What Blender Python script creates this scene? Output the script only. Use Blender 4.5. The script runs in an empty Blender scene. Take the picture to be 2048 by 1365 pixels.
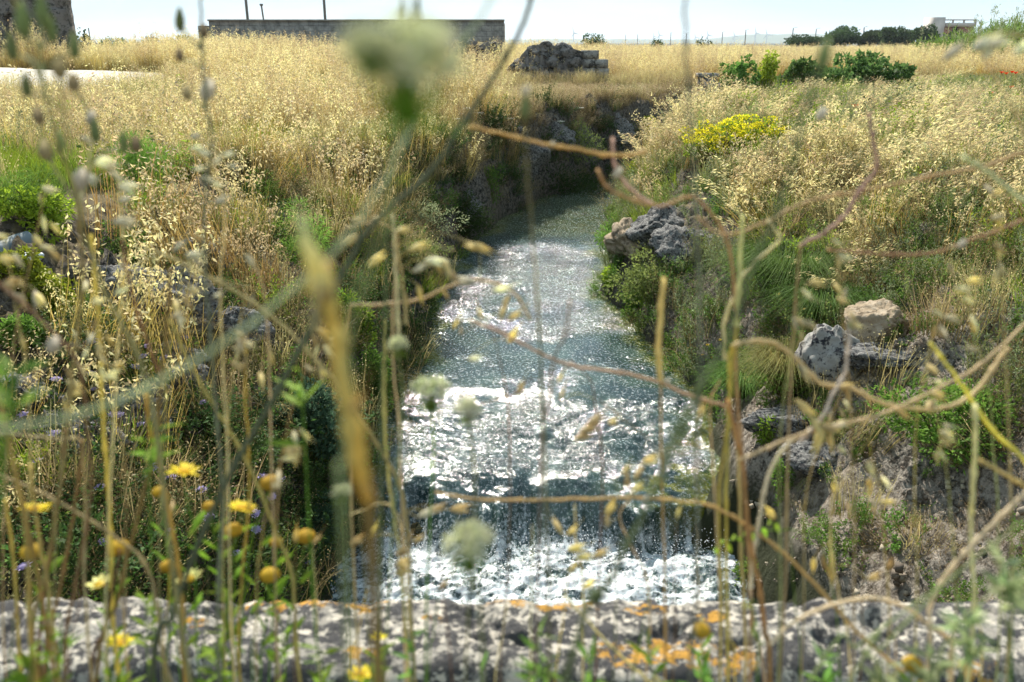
import bpy, math, random
import numpy as np
from mathutils import Vector, Matrix
R = math.radians
S = bpy.context.scene
# ------------------------------------------------------------------ camera
PITCH = R(19.3); FPX = 1707.0; CAM = np.array([0, 0, 1.5])
cd = bpy.data.cameras.new("camera"); cam = bpy.data.objects.new("camera", cd)
S.collection.objects.link(cam); S.camera = cam
cam.location = CAM; cam.rotation_euler = (R(90) - PITCH, 0, 0)
cd.sensor_width = 36; cd.lens = 30; cd.clip_start = 0.02; cd.clip_end = 20000
cd.dof.use_dof = True; cd.dof.focus_distance = 10.0; cd.dof.aperture_fstop = 4.6
# ------------------------------------------------------------------ light
SUN_EL, SUN_AZ = 43.0, -13.0          # azimuth from +Y, negative = left
S.view_settings.view_transform = 'Standard'; S.view_settings.look = 'None'
S.view_settings.gamma = 1; S.view_settings.exposure = 1.12
W = bpy.data.worlds.new("World"); S.world = W; W.use_nodes = True
nt = W.node_tree; nt.nodes.clear()
def N(t, k, **kw):
    n = t.nodes.new(k)
    for a, b in kw.items():
        if a.startswith('i_'):
            key = a[2:]
            n.inputs[int(key) if key.isdigit() else key.replace('_', ' ')].default_value = b
        else: setattr(n, a, b)
    return n
out = N(nt, 'ShaderNodeOutputWorld'); bg = N(nt, 'ShaderNodeBackground', i_Strength=0.093)
sky = N(nt, 'ShaderNodeTexSky', sky_type='NISHITA', sun_disc=False, sun_elevation=R(SUN_EL), sun_rotation=R(SUN_AZ % 360),
        altitude=20, air_density=1.0, dust_density=1.2, ozone_density=1.0)
tc = N(nt, 'ShaderNodeTexCoord'); mp = N(nt, 'ShaderNodeMapping'); mp.inputs['Scale'].default_value = (1.0, 1.0, 7.0)
nz = N(nt, 'ShaderNodeTexNoise', i_Scale=2.2, i_Detail=6.0, i_Roughness=0.55)
rp = N(nt, 'ShaderNodeValToRGB'); rp.color_ramp.elements[0].position = 0.36; rp.color_ramp.elements[1].position = 0.60
rp.color_ramp.elements[0].color = (.84, .84, .84, 1); rp.color_ramp.elements[1].color = (.97, .97, .97, 1)
mx = N(nt, 'ShaderNodeMix', data_type='RGBA'); mx.inputs[7].default_value = (3.5, 4.6, 5.25, 1)
L = nt.links.new
L(tc.outputs['Generated'], mp.inputs['Vector']); L(mp.outputs[0], nz.inputs['Vector']); L(nz.outputs['Fac'], rp.inputs[0])
L(rp.outputs[0], mx.inputs[0]); L(sky.outputs[0], mx.inputs[6]); L(mx.outputs[2], bg.inputs['Color']); L(bg.outputs[0], out.inputs[0])
sl = bpy.data.lights.new("sun", 'SUN'); sl.energy = 4.7; sl.angle = R(0.5); sl.color = (1, .94, .84)
sun = bpy.data.objects.new("sun", sl); S.collection.objects.link(sun)
sd = Vector((math.sin(R(SUN_AZ)) * math.cos(R(SUN_EL)), math.cos(R(SUN_AZ)) * math.cos(R(SUN_EL)), math.sin(R(SUN_EL))))
sun.rotation_euler = (-sd).to_track_quat('-Z', 'Y').to_euler(); sun.location = (-5, 10, 20)
# ------------------------------------------------------------------ helpers
rng = np.random.default_rng(7); random.seed(7)
def P(px, py, zc):
    """a point the photo shows at (px,py) (2048 wide), zc metres along the view axis"""
    xc, yc = (px - 1024) / FPX * zc, (682.5 - py) / FPX * zc
    c, s = math.cos(PITCH), math.sin(PITCH)
    return np.array([xc, yc * s + zc * c, CAM[2] + yc * c - zc * s])
def PG(px, py, z=None):
    """ground point under a photo pixel at height z, or marched onto the terrain"""
    a = P(px, py, 1.0) - CAM
    if z is not None: return CAM + a * ((z - CAM[2]) / a[2])
    ts = np.concatenate([np.arange(2, 40, .03), np.arange(40, 400, .5)])
    q = CAM + a[None] * ts[:, None]
    h = terr(q[:, 0], q[:, 1]); k = np.argmax(q[:, 2] < h)
    if not (q[:, 2] < h).any(): k = len(ts) - 1
    return np.array([q[k, 0], q[k, 1], h[k]])
perm = np.random.default_rng(3).permutation(4096); grads = np.random.default_rng(5).uniform(0, 2 * np.pi, 4096)
g3 = np.random.default_rng(6).normal(size=(4096, 3)); g3 /= np.linalg.norm(g3, axis=1)[:, None]
def _fade(t): return t * t * t * (t * (t * 6 - 15) + 10)
def noise2(x, y):
    x = np.asarray(x, float); y = np.asarray(y, float)
    xi = np.floor(x).astype(int); yi = np.floor(y).astype(int); fx = x - xi; fy = y - yi; u = _fade(fx); v = _fade(fy)
    def g(a, b):
        h = grads[perm[(perm[(xi + a) & 4095] + yi + b) & 4095]]
        return np.cos(h) * (fx - a) + np.sin(h) * (fy - b)
    return 1.4 * ((g(0, 0) * (1 - u) + g(1, 0) * u) * (1 - v) + (g(0, 1) * (1 - u) + g(1, 1) * u) * v)
def fbm2(x, y, o=4, gain=.5):
    r = 0; a = 1
    for k in range(o): r = r + a * noise2(x * 2 ** k + 17.3 * k, y * 2 ** k - 9.1 * k); a *= gain
    return r
def noise3(p):
    i = np.floor(p).astype(int); f = p - i; u = _fade(f); r = 0
    for a in (0, 1):
        for b in (0, 1):
            for c in (0, 1):
                h = g3[perm[(perm[(perm[(i[:, 0] + a) & 4095] + i[:, 1] + b) & 4095] + i[:, 2] + c) & 4095]]
                d = (h * (f - np.array([a, b, c]))).sum(1)
                r = r + d * np.where(a, u[:, 0], 1 - u[:, 0]) * np.where(b, u[:, 1], 1 - u[:, 1]) * np.where(c, u[:, 2], 1 - u[:, 2])
    return 1.5 * r
def fbm3(p, o=4, gain=.5):
    r = 0; a = 1
    for k in range(o): r = r + a * noise3(p * 2 ** k + 11.7 * k); a *= gain
    return r
def sstep(a, b, x): t = np.clip((x - a) / (b - a), 0, 1); return t * t * (3 - 2 * t)
def nrm(v): v = np.asarray(v, float); return v / (np.linalg.norm(v, axis=-1, keepdims=True) + 1e-9)
class MB:
    """collects coloured geometry, then builds ONE mesh object"""
    def __init__(s): s.v = []; s.f4 = []; s.f3 = []; s.c = []; s.n = 0
    def add(s, v, quads=None, tris=None, col=(.5, .5, .5)):
        v = np.asarray(v, float).reshape(-1, 3); c = np.asarray(col, float)
        if c.ndim == 1: c = np.tile(c[:3], (len(v), 1))
        s.v.append(v); s.c.append(c)
        if quads is not None and len(quads): s.f4.append(np.asarray(quads, int) + s.n)
        if tris is not None and len(tris): s.f3.append(np.asarray(tris, int) + s.n)
        s.n += len(v)
    def tube(s, pts, rad, n=6, col=(.3, .3, .1), cap=True):
        pts = np.asarray(pts, float); m = len(pts)
        rad = np.broadcast_to(np.asarray(rad, float), (m,)) if np.ndim(rad) == 0 else np.interp(np.linspace(0, 1, m), np.linspace(0, 1, len(rad)), rad)
        t = nrm(np.gradient(pts, axis=0)); up = np.array([0, 0, 1.]) if abs(t[0][2]) < .9 else np.array([1., 0, 0])
        A = nrm(np.cross(t, up)); B = np.cross(t, A); an = np.arange(n) / n * 2 * np.pi
        v = pts[:, None] + rad[:, None, None] * (A[:, None] * np.cos(an)[None, :, None] + B[:, None] * np.sin(an)[None, :, None])
        q = [(i * n + j, i * n + (j + 1) % n, (i + 1) * n + (j + 1) % n, (i + 1) * n + j) for i in range(m - 1) for j in range(n)]
        c = np.asarray(col, float)
        if c.ndim == 2: c = np.repeat(np.stack([np.interp(np.linspace(0, 1, m), np.linspace(0, 1, len(c)), c[:, k]) for k in range(3)], 1), n, 0)
        s.add(v.reshape(-1, 3), q, None, c)
    def spindle(s, p, d, ln, r, n=6, col=(.6, .5, .25), prof=(.15, .8, 1, .85, .5, .08)):
        d = nrm(d); pts = [np.asarray(p) + d * ln * t for t in np.linspace(0, 1, len(prof))]
        s.tube(pts, [r * k for k in prof], n, col)
    def strips(s, base, tip, mid, w, col0, col1, side=None):
        """many curved tapering blades, 3 cross sections each; arrays (n,3)"""
        n = len(base); d = nrm(tip - base)
        if side is None: a = rng.uniform(0, 2 * np.pi, n); side = np.stack([np.cos(a), np.sin(a), 0 * a], 1)
        w = np.asarray(w).reshape(-1, 1) * np.ones((n, 1)); sd_ = side * w * .5
        v = np.stack([base - sd_, base + sd_, mid - sd_ * .85, mid + sd_ * .85, tip - sd_ * .1, tip + sd_ * .1], 1)
        q = (np.arange(n)[:, None, None] * 6 + np.array([[0, 1, 3, 2], [2, 3, 5, 4]])[None]).reshape(-1, 4)
        c0 = np.broadcast_to(col0, (n, 3)); c1 = np.broadcast_to(col1, (n, 3)); cm = (c0 + c1) / 2
        s.add(v.reshape(-1, 3), q, None, np.stack([c0, c0, cm, cm, c1, c1], 1).reshape(-1, 3))
    def leaves(s, p, d, nv, ln, w, col, fold=.25):
        """many leaf-shaped folded quads"""
        n = len(p); d = nrm(d); nv = nrm(nv - (nv * d).sum(1, keepdims=True) * d); sd_ = np.cross(d, nv)
        ln = np.broadcast_to(np.asarray(ln, float).reshape(-1, 1), (n, 1)); w = np.broadcast_to(np.asarray(w, float).reshape(-1, 1), (n, 1))
        m = p + d * ln * .45 
        v = np.stack([p, m + sd_ * w * .5 + nv * w * fold, p + d * ln, m - sd_ * w * .5 + nv * w * fold], 1)
        i = np.arange(n)[:, None] * 4
        t = np.concatenate([i + np.array([[0, 1, 2]]), i + np.array([[0, 2, 3]])])
        c = np.broadcast_to(np.asarray(col, float), (n, 3))
        s.add(v.reshape(-1, 3), None, t, np.repeat(c, 4, 0))
    def box(s, lo, hi, col=(.5, .5, .5), rot=0):
        lo = np.asarray(lo, float); hi = np.asarray(hi, float); c = (lo + hi) / 2; h = (hi - lo) / 2
        v = np.array([[x, y, z] for x in (-1, 1) for y in (-1, 1) for z in (-1, 1)]) * h
        ca, sa = math.cos(rot), math.sin(rot); v = np.stack([v[:, 0] * ca - v[:, 1] * sa, v[:, 0] * sa + v[:, 1] * ca, v[:, 2]], 1) + c
        s.add(v, [(0, 1, 3, 2), (4, 6, 7, 5), (0, 4, 5, 1), (2, 3, 7, 6), (0, 2, 6, 4), (1, 5, 7, 3)], None, col)
    def mesh(s, name, mat, smooth=False, off=(0, 0, 0)):
        me = bpy.data.meshes.new(name); v = np.concatenate(s.v) - np.asarray(off); c = np.concatenate(s.c)
        f4 = np.concatenate(s.f4) if s.f4 else np.zeros((0, 4), int); f3 = np.concatenate(s.f3) if s.f3 else np.zeros((0, 3), int)
        me.vertices.add(len(v)); me.vertices.foreach_set('co', v.ravel())
        lp = np.concatenate([f4.ravel(), f3.ravel()]); me.loops.add(len(lp)); me.loops.foreach_set('vertex_index', lp)
        ls = np.concatenate([np.arange(len(f4)) * 4, len(f4) * 4 + np.arange(len(f3)) * 3])
        me.polygons.add(len(ls)); me.polygons.foreach_set('loop_start', ls); me.polygons.foreach_set('loop_total', np.concatenate([np.full(len(f4), 4), np.full(len(f3), 3)]))
        if smooth: me.polygons.foreach_set('use_smooth', np.ones(len(ls), bool))
        a = me.color_attributes.new('col', 'FLOAT_COLOR', 'POINT'); a.data.foreach_set('color', np.concatenate([c, np.ones((len(c), 1))], 1).ravel())
        me.update(calc_edges=True); me.validate(); me.materials.append(mat); return me
    def build(s, name, mat, parent=None, smooth=False, local=False):
        off = (0, 0, 0) if (parent is None or local) else tuple(parent['_w'])
        o = bpy.data.objects.new(name, s.mesh(name, mat, smooth, off)); S.collection.objects.link(o)
        if parent is not None:
            o.parent = parent
            o['_w'] = list(off)
        return o
def tag(o, label=None, cat=None, group=None, kind=None):
    if label: o['label'] = label
    if cat: o['category'] = cat
    if group: o['group'] = group
    if kind: o['kind'] = kind
    return o
def thing(name, loc, label, cat, group=None, rz=0):
    o = bpy.data.objects.new(name, None); S.collection.objects.link(o); o.location = tuple(float(q) for q in loc); o.empty_display_size = .05
    o.rotation_euler = (0, 0, rz); o['_w'] = [float(q) for q in loc]; return tag(o, label, cat, group)
def copy_tree(o, loc, rz=0, sc=1, label=None, group=None, parent=None):
    c = o.copy(); S.collection.objects.link(c); c.parent = parent
    if parent is None:
        c.location = tuple(float(q) for q in loc); c.rotation_euler = (0, 0, rz); c.scale = (sc, sc, sc)
        if label: c['label'] = label
        if group: c['group'] = group
    for ch in list(o.children): copy_tree(ch, None, parent=c)
    return c
def grid_mesh(name, X, Y, Z, mat, cols=None, attrs=None, smooth=True):
    ny, nx = X.shape; v = np.stack([X, Y, Z], -1).reshape(-1, 3); i = np.arange(ny * nx).reshape(ny, nx)
    q = np.stack([i[:-1, :-1], i[:-1, 1:], i[1:, 1:], i[1:, :-1]], -1).reshape(-1, 4)
    m = MB(); m.add(v, q, None, cols if cols is not None else (.3, .3, .3)); o = m.build(name, mat, smooth=smooth)
    for k, a in (attrs or {}).items():
        at = o.data.attributes.new(k, 'FLOAT', 'POINT'); at.data.foreach_set('value', np.asarray(a, float).ravel())
    return o
# ------------------------------------------------------------------ materials
def newmat(name):
    m = bpy.data.materials.new(name); m.use_nodes = True; t = m.node_tree; t.nodes.clear()
    return m, t, N(t, 'ShaderNodeOutputMaterial')
def plantmat(name, trans=.45, var=.10, rough=.55, gloss=.3, hv=.02):
    m, t, o = newmat(name); L = t.links.new
    a = N(t, 'ShaderNodeAttribute', attribute_name='col'); oi = N(t, 'ShaderNodeObjectInfo')
    nz = N(t, 'ShaderNodeTexNoise', i_Scale=60.0, i_Detail=2.0); tcn = N(t, 'ShaderNodeTexCoord'); L(tcn.outputs['Object'], nz.inputs['Vector'])
    mr = N(t, 'ShaderNodeMapRange', i_3=1 - var * 2.2, i_4=1 + var * 2.2); L(oi.outputs['Random'], mr.inputs[0])
    mr2 = N(t, 'ShaderNodeMapRange', i_1=.3, i_2=.7, i_3=.82, i_4=1.15); L(nz.outputs['Fac'], mr2.inputs[0])
    mu = N(t, 'ShaderNodeMath', operation='MULTIPLY'); L(mr.outputs[0], mu.inputs[0]); L(mr2.outputs[0], mu.inputs[1])
    mh = N(t, 'ShaderNodeMapRange', i_3=.5 - hv, i_4=.5 + hv); L(oi.outputs['Random'], mh.inputs[0])
    hs = N(t, 'ShaderNodeHueSaturation'); L(a.outputs['Color'], hs.inputs['Color']); L(mu.outputs[0], hs.inputs['Value']); L(mh.outputs[0], hs.inputs['Hue'])
    b = N(t, 'ShaderNodeBsdfPrincipled', i_Roughness=rough); b.inputs['Specular IOR Level'].default_value = gloss; L(hs.outputs[0], b.inputs['Base Color'])
    tr = N(t, 'ShaderNodeBsdfTranslucent'); L(hs.outputs[0], tr.inputs['Color'])
    mxs = N(t, 'ShaderNodeMixShader', i_0=trans); L(b.outputs[0], mxs.inputs[1]); L(tr.outputs[0], mxs.inputs[2]); L(mxs.outputs[0], o.inputs[0])
    return m
M_grass = plantmat('dry grass', .5, .14); M_leaf = plantmat('leaf', .45, .12, .65, .12, .015); M_stem = plantmat('stem', .38, .05, .6, .25)
M_petal = plantmat('petal', .45, .05, .6, .1, .005); M_bark = plantmat('bark', 0, .1, .9, .1)
def rockmat(name, base, dark, light, sc=1.0, spots=.5, bump=.6, lichen=0, bumpd=.02):
    """limestone: mottled base, near-black crust patches, pale spots, optional orange lichen"""
    m, t, o = newmat(name); L = t.links.new
    tcn = N(t, 'ShaderNodeTexCoord'); v = tcn.outputs['Object']
    def noi(s, d=6, r=.6, off=0):
        n = N(t, 'ShaderNodeTexNoise', i_Scale=s * sc, i_Detail=d, i_Roughness=r)
        mm = N(t, 'ShaderNodeMapping'); mm.inputs['Location'].default_value = (off, off * 2, -off); L(v, mm.inputs[0]); L(mm.outputs[0], n.inputs['Vector']); return n
    def ramp(src, a, b):
        r = N(t, 'ShaderNodeValToRGB'); r.color_ramp.elements[0].position = a; r.color_ramp.elements[1].position = b; L(src.outputs['Fac'], r.inputs[0]); return r
    n1 = ramp(noi(9), .35, .65); n2 = ramp(noi(14, 8, .7, 3), .52 - .06 * spots, .56 - .06 * spots + .03); n3 = ramp(noi(22, 6, .6, 8), .54, .60)
    m1 = N(t, 'ShaderNodeMix', data_type='RGBA'); m1.inputs[6].default_value = (*base, 1); m1.inputs[7].default_value = (*[q * 1.35 for q in base], 1); L(n1.outputs[0], m1.inputs[0])
    m2 = N(t, 'ShaderNodeMix', data_type='RGBA'); m2.inputs[7].default_value = (*dark, 1); L(m1.outputs[2], m2.inputs[6]); L(n2.outputs[0], m2.inputs[0])
    m3 = N(t, 'ShaderNodeMix', data_type='RGBA'); m3.inputs[7].default_value = (*light, 1); L(m2.outputs[2], m3.inputs[6]); L(n3.outputs[0], m3.inputs[0])
    last = m3
    if lichen:
        n5 = ramp(noi(26, 7, .75, 33), .47, .53); alc = N(t, 'ShaderNodeAttribute', attribute_name='lich'); nl = noi(13, 7, .7, 21); al2 = N(t, 'ShaderNodeMath', operation='MULTIPLY_ADD', i_1=1.1); L(nl.outputs['Fac'], al2.inputs[0]); L(alc.outputs['Fac'], al2.inputs[2]); n4 = N(t, 'ShaderNodeMapRange', i_1=.97, i_2=1.06); L(al2.outputs[0], n4.inputs[0])
        mm_ = N(t, 'ShaderNodeMath', operation='MULTIPLY'); L(n4.outputs[0], mm_.inputs[0]); L(n5.outputs[0], mm_.inputs[1])
        m4 = N(t, 'ShaderNodeMix', data_type='RGBA'); m4.inputs[7].default_value = (.50, .27, .055, 1); L(m3.outputs[2], m4.inputs[6]); L(mm_.outputs[0], m4.inputs[0]); last = m4
    b = N(t, 'ShaderNodeBsdfPrincipled', i_Roughness=.92); b.inputs['Specular IOR Level'].default_value = .15; L(last.outputs[2], b.inputs['Base Color'])
    bn = N(t, 'ShaderNodeBump', i_Strength=bump, i_Distance=bumpd); nb = noi(26, 10, .72, 5); L(nb.outputs['Fac'], bn.inputs['Height']); L(bn.outputs[0], b.inputs['Normal'])
    L(b.outputs[0], o.inputs[0]); return m
M_rock = rockmat('limestone', (.13, .125, .118), (.035, .035, .038), (.24, .235, .22), 1.6, .7, 1.)
M_parapet = rockmat('parapet stone', (.31, .285, .245), (.075, .072, .072), (.60, .54, .45), 1.7, 1.5, .9, .36)
M_pale = rockmat('pale boulder', (.19, .18, .165), (.025, .025, .03), (.27, .26, .24), .9, .35)
M_tan = rockmat('tan boulder', (.22, .17, .115), (.12, .09, .06), (.32, .26, .19), .8, .1)
M_oldwall = rockmat('old wall stone', (.15, .135, .125), (.06, .058, .055), (.20, .185, .17), .35, .5, 1, 0, .08)
def plainmat(name, col, rough=.7, noise=.25, sc=8, metal=0, bump=.1):
    m, t, o = newmat(name); L = t.links.new; tcn = N(t, 'ShaderNodeTexCoord')
    n = N(t, 'ShaderNodeTexNoise', i_Scale=float(sc), i_Detail=5.0); L(tcn.outputs['Object'], n.inputs['Vector'])
    mr = N(t, 'ShaderNodeMapRange', i_1=.3, i_2=.7, i_3=1 - noise, i_4=1 + noise); L(n.outputs['Fac'], mr.inputs[0])
    hs = N(t, 'ShaderNodeHueSaturation'); hs.inputs['Color'].default_value = (*col, 1); L(mr.outputs[0], hs.inputs['Value'])
    b = N(t, 'ShaderNodeBsdfPrincipled', i_Roughness=rough, i_Metallic=metal); L(hs.outputs[0], b.inputs['Base Color'])
    bn = N(t, 'ShaderNodeBump', i_Strength=bump, i_Distance=.01); L(n.outputs['Fac'], bn.inputs['Height']); L(bn.outputs[0], b.inputs['Normal'])
    L(b.outputs[0], o.inputs[0]); return m
def brickmat(name, c1, c2, mortar, bw=.5, bh=.25, ms=.02):
    m, t, o = newmat(name); L = t.links.new; tcn = N(t, 'ShaderNodeTexCoord'); mp = N(t, 'ShaderNodeMapping'); mp.inputs['Rotation'].default_value = (R(90), 0, 0)
    L(tcn.outputs['Object'], mp.inputs[0])
    b = N(t, 'ShaderNodeTexBrick', i_Scale=1.0); b.inputs['Color1'].default_value = (*c1, 1); b.inputs['Color2'].default_value = (*c2, 1); b.inputs['Mortar'].default_value = (*mortar, 1)
    b.inputs['Brick Width'].default_value = bw; b.inputs['Row Height'].default_value = bh; b.inputs['Mortar Size'].default_value = ms
    n0 = N(t, 'ShaderNodeTexNoise', i_Scale=2.0); vm = N(t, 'ShaderNodeMixRGB', blend_type='ADD'); vm.inputs[0].default_value = .06
    L(mp.outputs[0], n0.inputs['Vector']); L(mp.outputs[0], vm.inputs[1]); L(n0.outputs['Color'], vm.inputs[2]); L(vm.outputs[0], b.inputs['Vector'])
    n = N(t, 'ShaderNodeTexNoise', i_Scale=3.0, i_Detail=8.0, i_Roughness=.7); L(tcn.outputs['Object'], n.inputs['Vector'])
    mr = N(t, 'ShaderNodeMapRange', i_1=.3, i_2=.7, i_3=.4, i_4=1.5); L(n.outputs['Fac'], mr.inputs[0])
    hs = N(t, 'ShaderNodeHueSaturation'); L(b.outputs['Color'], hs.inputs['Color']); L(mr.outputs[0], hs.inputs['Value'])
    p = N(t, 'ShaderNodeBsdfPrincipled', i_Roughness=.9); p.inputs['Specular IOR Level'].default_value = .15; L(hs.outputs[0], p.inputs['Base Color'])
    bn = N(t, 'ShaderNodeBump', i_Strength=.6, i_Distance=.04); L(b.outputs['Fac'], bn.inputs['Height']); bn.invert = True; L(bn.outputs[0], p.inputs['Normal'])
    L(p.outputs[0], o.inputs[0]); return m
# terrain
M_ground, t, o = newmat('ground'); L = t.links.new
tcn = N(t, 'ShaderNodeTexCoord')
def gn_noise(s, d=6., r=.6):
    n = N(t, 'ShaderNodeTexNoise', i_Scale=float(s), i_Detail=d, i_Roughness=r); L(tcn.outputs['Object'], n.inputs['Vector']); return n
def gramp(src, a, ca, b, cb):
    r = N(t, 'ShaderNodeValToRGB'); e = r.color_ramp.elements; e[0].position = a; e[1].position = b; e[0].color = (*ca, 1); e[1].color = (*cb, 1); L(src, r.inputs[0]); return r
soil = gramp(gn_noise(1.3).outputs['Fac'], .35, (.10, .075, .045), .65, (.25, .195, .105))
rck = gramp(gn_noise(16, 10., .78).outputs['Fac'], .43, (.04, .035, .03), .57, (.42, .375, .32))
rtan = gramp(gn_noise(1.1, 3.).outputs['Fac'], .42, (0, 0, 0), .62, (1, 1, 1))
mt_ = N(t, 'ShaderNodeMix', data_type='RGBA'); mt_.inputs[7].default_value = (.36, .27, .18, 1); mtf = N(t, 'ShaderNodeMath', operation='MULTIPLY', i_1=.30); L(rtan.outputs[0], mtf.inputs[0]); L(mtf.outputs[0], mt_.inputs[0]); L(rck.outputs[0], mt_.inputs[6])
at = N(t, 'ShaderNodeAttribute', attribute_name='rock'); ar = N(t, 'ShaderNodeAttribute', attribute_name='road'); aw = N(t, 'ShaderNodeAttribute', attribute_name='wet')
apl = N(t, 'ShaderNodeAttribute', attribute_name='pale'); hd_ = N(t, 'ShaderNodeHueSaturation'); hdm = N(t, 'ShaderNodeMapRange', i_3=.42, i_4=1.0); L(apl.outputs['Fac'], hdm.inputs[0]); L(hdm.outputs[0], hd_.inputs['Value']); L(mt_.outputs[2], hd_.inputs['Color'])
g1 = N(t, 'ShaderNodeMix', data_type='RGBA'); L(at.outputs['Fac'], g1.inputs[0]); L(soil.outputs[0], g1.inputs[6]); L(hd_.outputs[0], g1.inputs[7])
g2 = N(t, 'ShaderNodeMix', data_type='RGBA'); g2.inputs[7].default_value = (.62, .57, .48, 1); L(ar.outputs['Fac'], g2.inputs[0]); L(g1.outputs[2], g2.inputs[6])
g3n = N(t, 'ShaderNodeMix', data_type='RGBA'); g3n.inputs[7].default_value = (.035, .04, .018, 1); L(aw.outputs['Fac'], g3n.inputs[0]); L(g2.outputs[2], g3n.inputs[6])
b = N(t, 'ShaderNodeBsdfPrincipled', i_Roughness=.9); b.inputs['Specular IOR Level'].default_value = .2; L(g3n.outputs[2], b.inputs['Base Color'])
bn = N(t, 'ShaderNodeBump', i_Strength=1., i_Distance=.07); L(gn_noise(17, 10., .75).outputs['Fac'], bn.inputs['Height']); L(bn.outputs[0], b.inputs['Normal']); L(b.outputs[0], o.inputs[0])
# ------------------------------------------------------------------ terrain
cY = [0, 5, 6, 8, 10, 12, 15, 17, 18.5, 20, 22, 25, 30, 40]; cX = [.15, .2, .2, .37, .2, .05, .45, .95, 1.5, 2.3, 3.6, 5.6, 9, 17]
hY = [0, 6, 8, 10, 12, 15, 18, 20, 40]; hW = [1.6, 1.58, 1.6, 1.35, 1.22, 1.2, 1.0, .9, .9]
def chan(x, y):
    x = x + .16 * fbm2(x * .5 + 3, y * .9, 3) 
    c = np.interp(y, cY, cX); sl = (np.interp(y + .5, cY, cX) - np.interp(y - .5, cY, cX)); u = (x - c) / np.sqrt(1 + sl * sl)
    return u, np.interp(y, hY, hW)
def field(x, y):
    z = .14 * fbm2(x * .12, y * .12, 3) + .05 * fbm2(x * .6, y * .6, 3) * sstep(2, 5, y)
    z = z + .08 * sstep(3, 9, x) * sstep(6, 12, y) * (1 - sstep(25, 60, y))                     # right side is a little higher
    z = z + .80 * np.exp(-((x + 15) / 7) ** 2 - ((y - 26) / 7) ** 2)                            # rise carrying the dirt road
    z = z + .55 * np.exp(-((x + 8) / 9) ** 2 - ((y - 38) / 6) ** 2)
    return z * sstep(1.5, 4, np.hypot(x * .3, y)) 
def terr(x, y, detail=True):
    x = np.asarray(x, float); y = np.asarray(y, float)
    u, hw = chan(x, y); zf = field(x, y)
    wl = np.interp(y, [0, 5, 8, 12, 16, 20, 30], [3.4, 3.3, 2.9, 1.7, .9, .7, .8]); wr = np.interp(y, [0, 5, 8, 12, 15, 20, 30], [4.2, 4.0, 3.4, 2.3, 1.7, 1.3, 1.2])
    sL = (-u - hw); sR = (u - hw)
    gl = np.interp(sL / wl, [-1, -.08, 0, .1, .22, .5, .75, 1], [-.16, -.14, 0, .36, .52, .70, .86, 1])
    gfar = np.interp(sL / wl, [-1, -.08, 0, .15, .35, .6, .8, 1], [-.16, -.14, 0, .42, .62, .90, .97, 1])
    kf = sstep(11, 15, y); gl = gl * (1 - kf) + gfar * kf
    gr = np.interp(sR / wr, [-1, -.07, 0, .08, .2, .38, .6, .8, 1], [-.16, -.14, 0, .26, .44, .60, .80, .93, 1])
    g = np.where(u < 0, gl, gr); wb = -2.08 - .42 * (1 - sstep(6.0, 6.3, y))
    z = wb + (zf - wb) * g
    s = np.maximum(sL, sR); ww = np.where(u < 0, wl, wr); bank = sstep(-.1, .1, s) * (1 - sstep(ww * .85, ww * 1.25, s))
    r1 = fbm2(x * 1.5, y * 1.5, 2); r2 = 1 - 2 * np.abs(fbm2(x * 2.6 + 9, y * 2.6, 4)); r3 = fbm2(x * 7, y * 7, 4, .6)
    kr = np.where(u < 0, 1, .45); z = z + bank * (.20 * r1 * (.4 + .6 * kr) + .13 * r2 * kr + .06 * r3 + .03 * fbm2(x * 19, y * 19, 2))
    z = z + .03 * r3 * (1 - bank) * sstep(3, 6, y) * (1 - sstep(30, 60, y))
    return np.where(y < 1.35, 0.0 + .01 * r3, z)
def axis(lo, hi, step, far, g=1.09):
    a = list(np.arange(lo, hi + 1e-6, step)); s = step; x = hi; up = []
    while x < far: s *= g; x += s; up.append(x)
    s = step; x = lo; dn = []
    while x > -far: s *= g; x -= s; dn.append(x)
    return np.array(dn[::-1] + a + up)
xs = axis(-6, 7, .045, 7000); ys = axis(1.34, 24, .045, 7000); ys = ys[ys > -400]
X, Y = np.meshgrid(xs, ys); Z = terr(X, Y)
Z = Z - 3.0 * sstep(300, 1500, np.hypot(X, Y)) 
U, HWd = chan(X, Y); sl = np.hypot(*np.gradient(Z, ys, xs)); 
edge = np.abs(U) - HWd
rock = sstep(.55, 1.1, sl) * sstep(-.3, 0, edge) * (1 - sstep(4, 5.5, edge)); rock = np.maximum(rock, sstep(0, .3, U - HWd) * (1 - sstep(2.2, 3.2, U - HWd)) * (1 - sstep(7.2, 8.4, Y)) * (.85 + .15 * noise2(X, Y)))
road = sstep(19.5, 20.3, Y) * (1 - sstep(28, 29, Y)) * (1 - sstep(-.5, .5, X + 9.5)) * sstep(-21, -20, X) 
wet = (1 - sstep(-2.0, -1.75, Z)) * sstep(1.5, 2, Y)
ground = grid_mesh('ground', X, Y, Z, M_ground, attrs={'rock': rock, 'road': road, 'wet': wet, 'pale': sstep(0, .2, U) * (1 - sstep(8, 10, Y))}); tag(ground, kind='structure')
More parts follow.
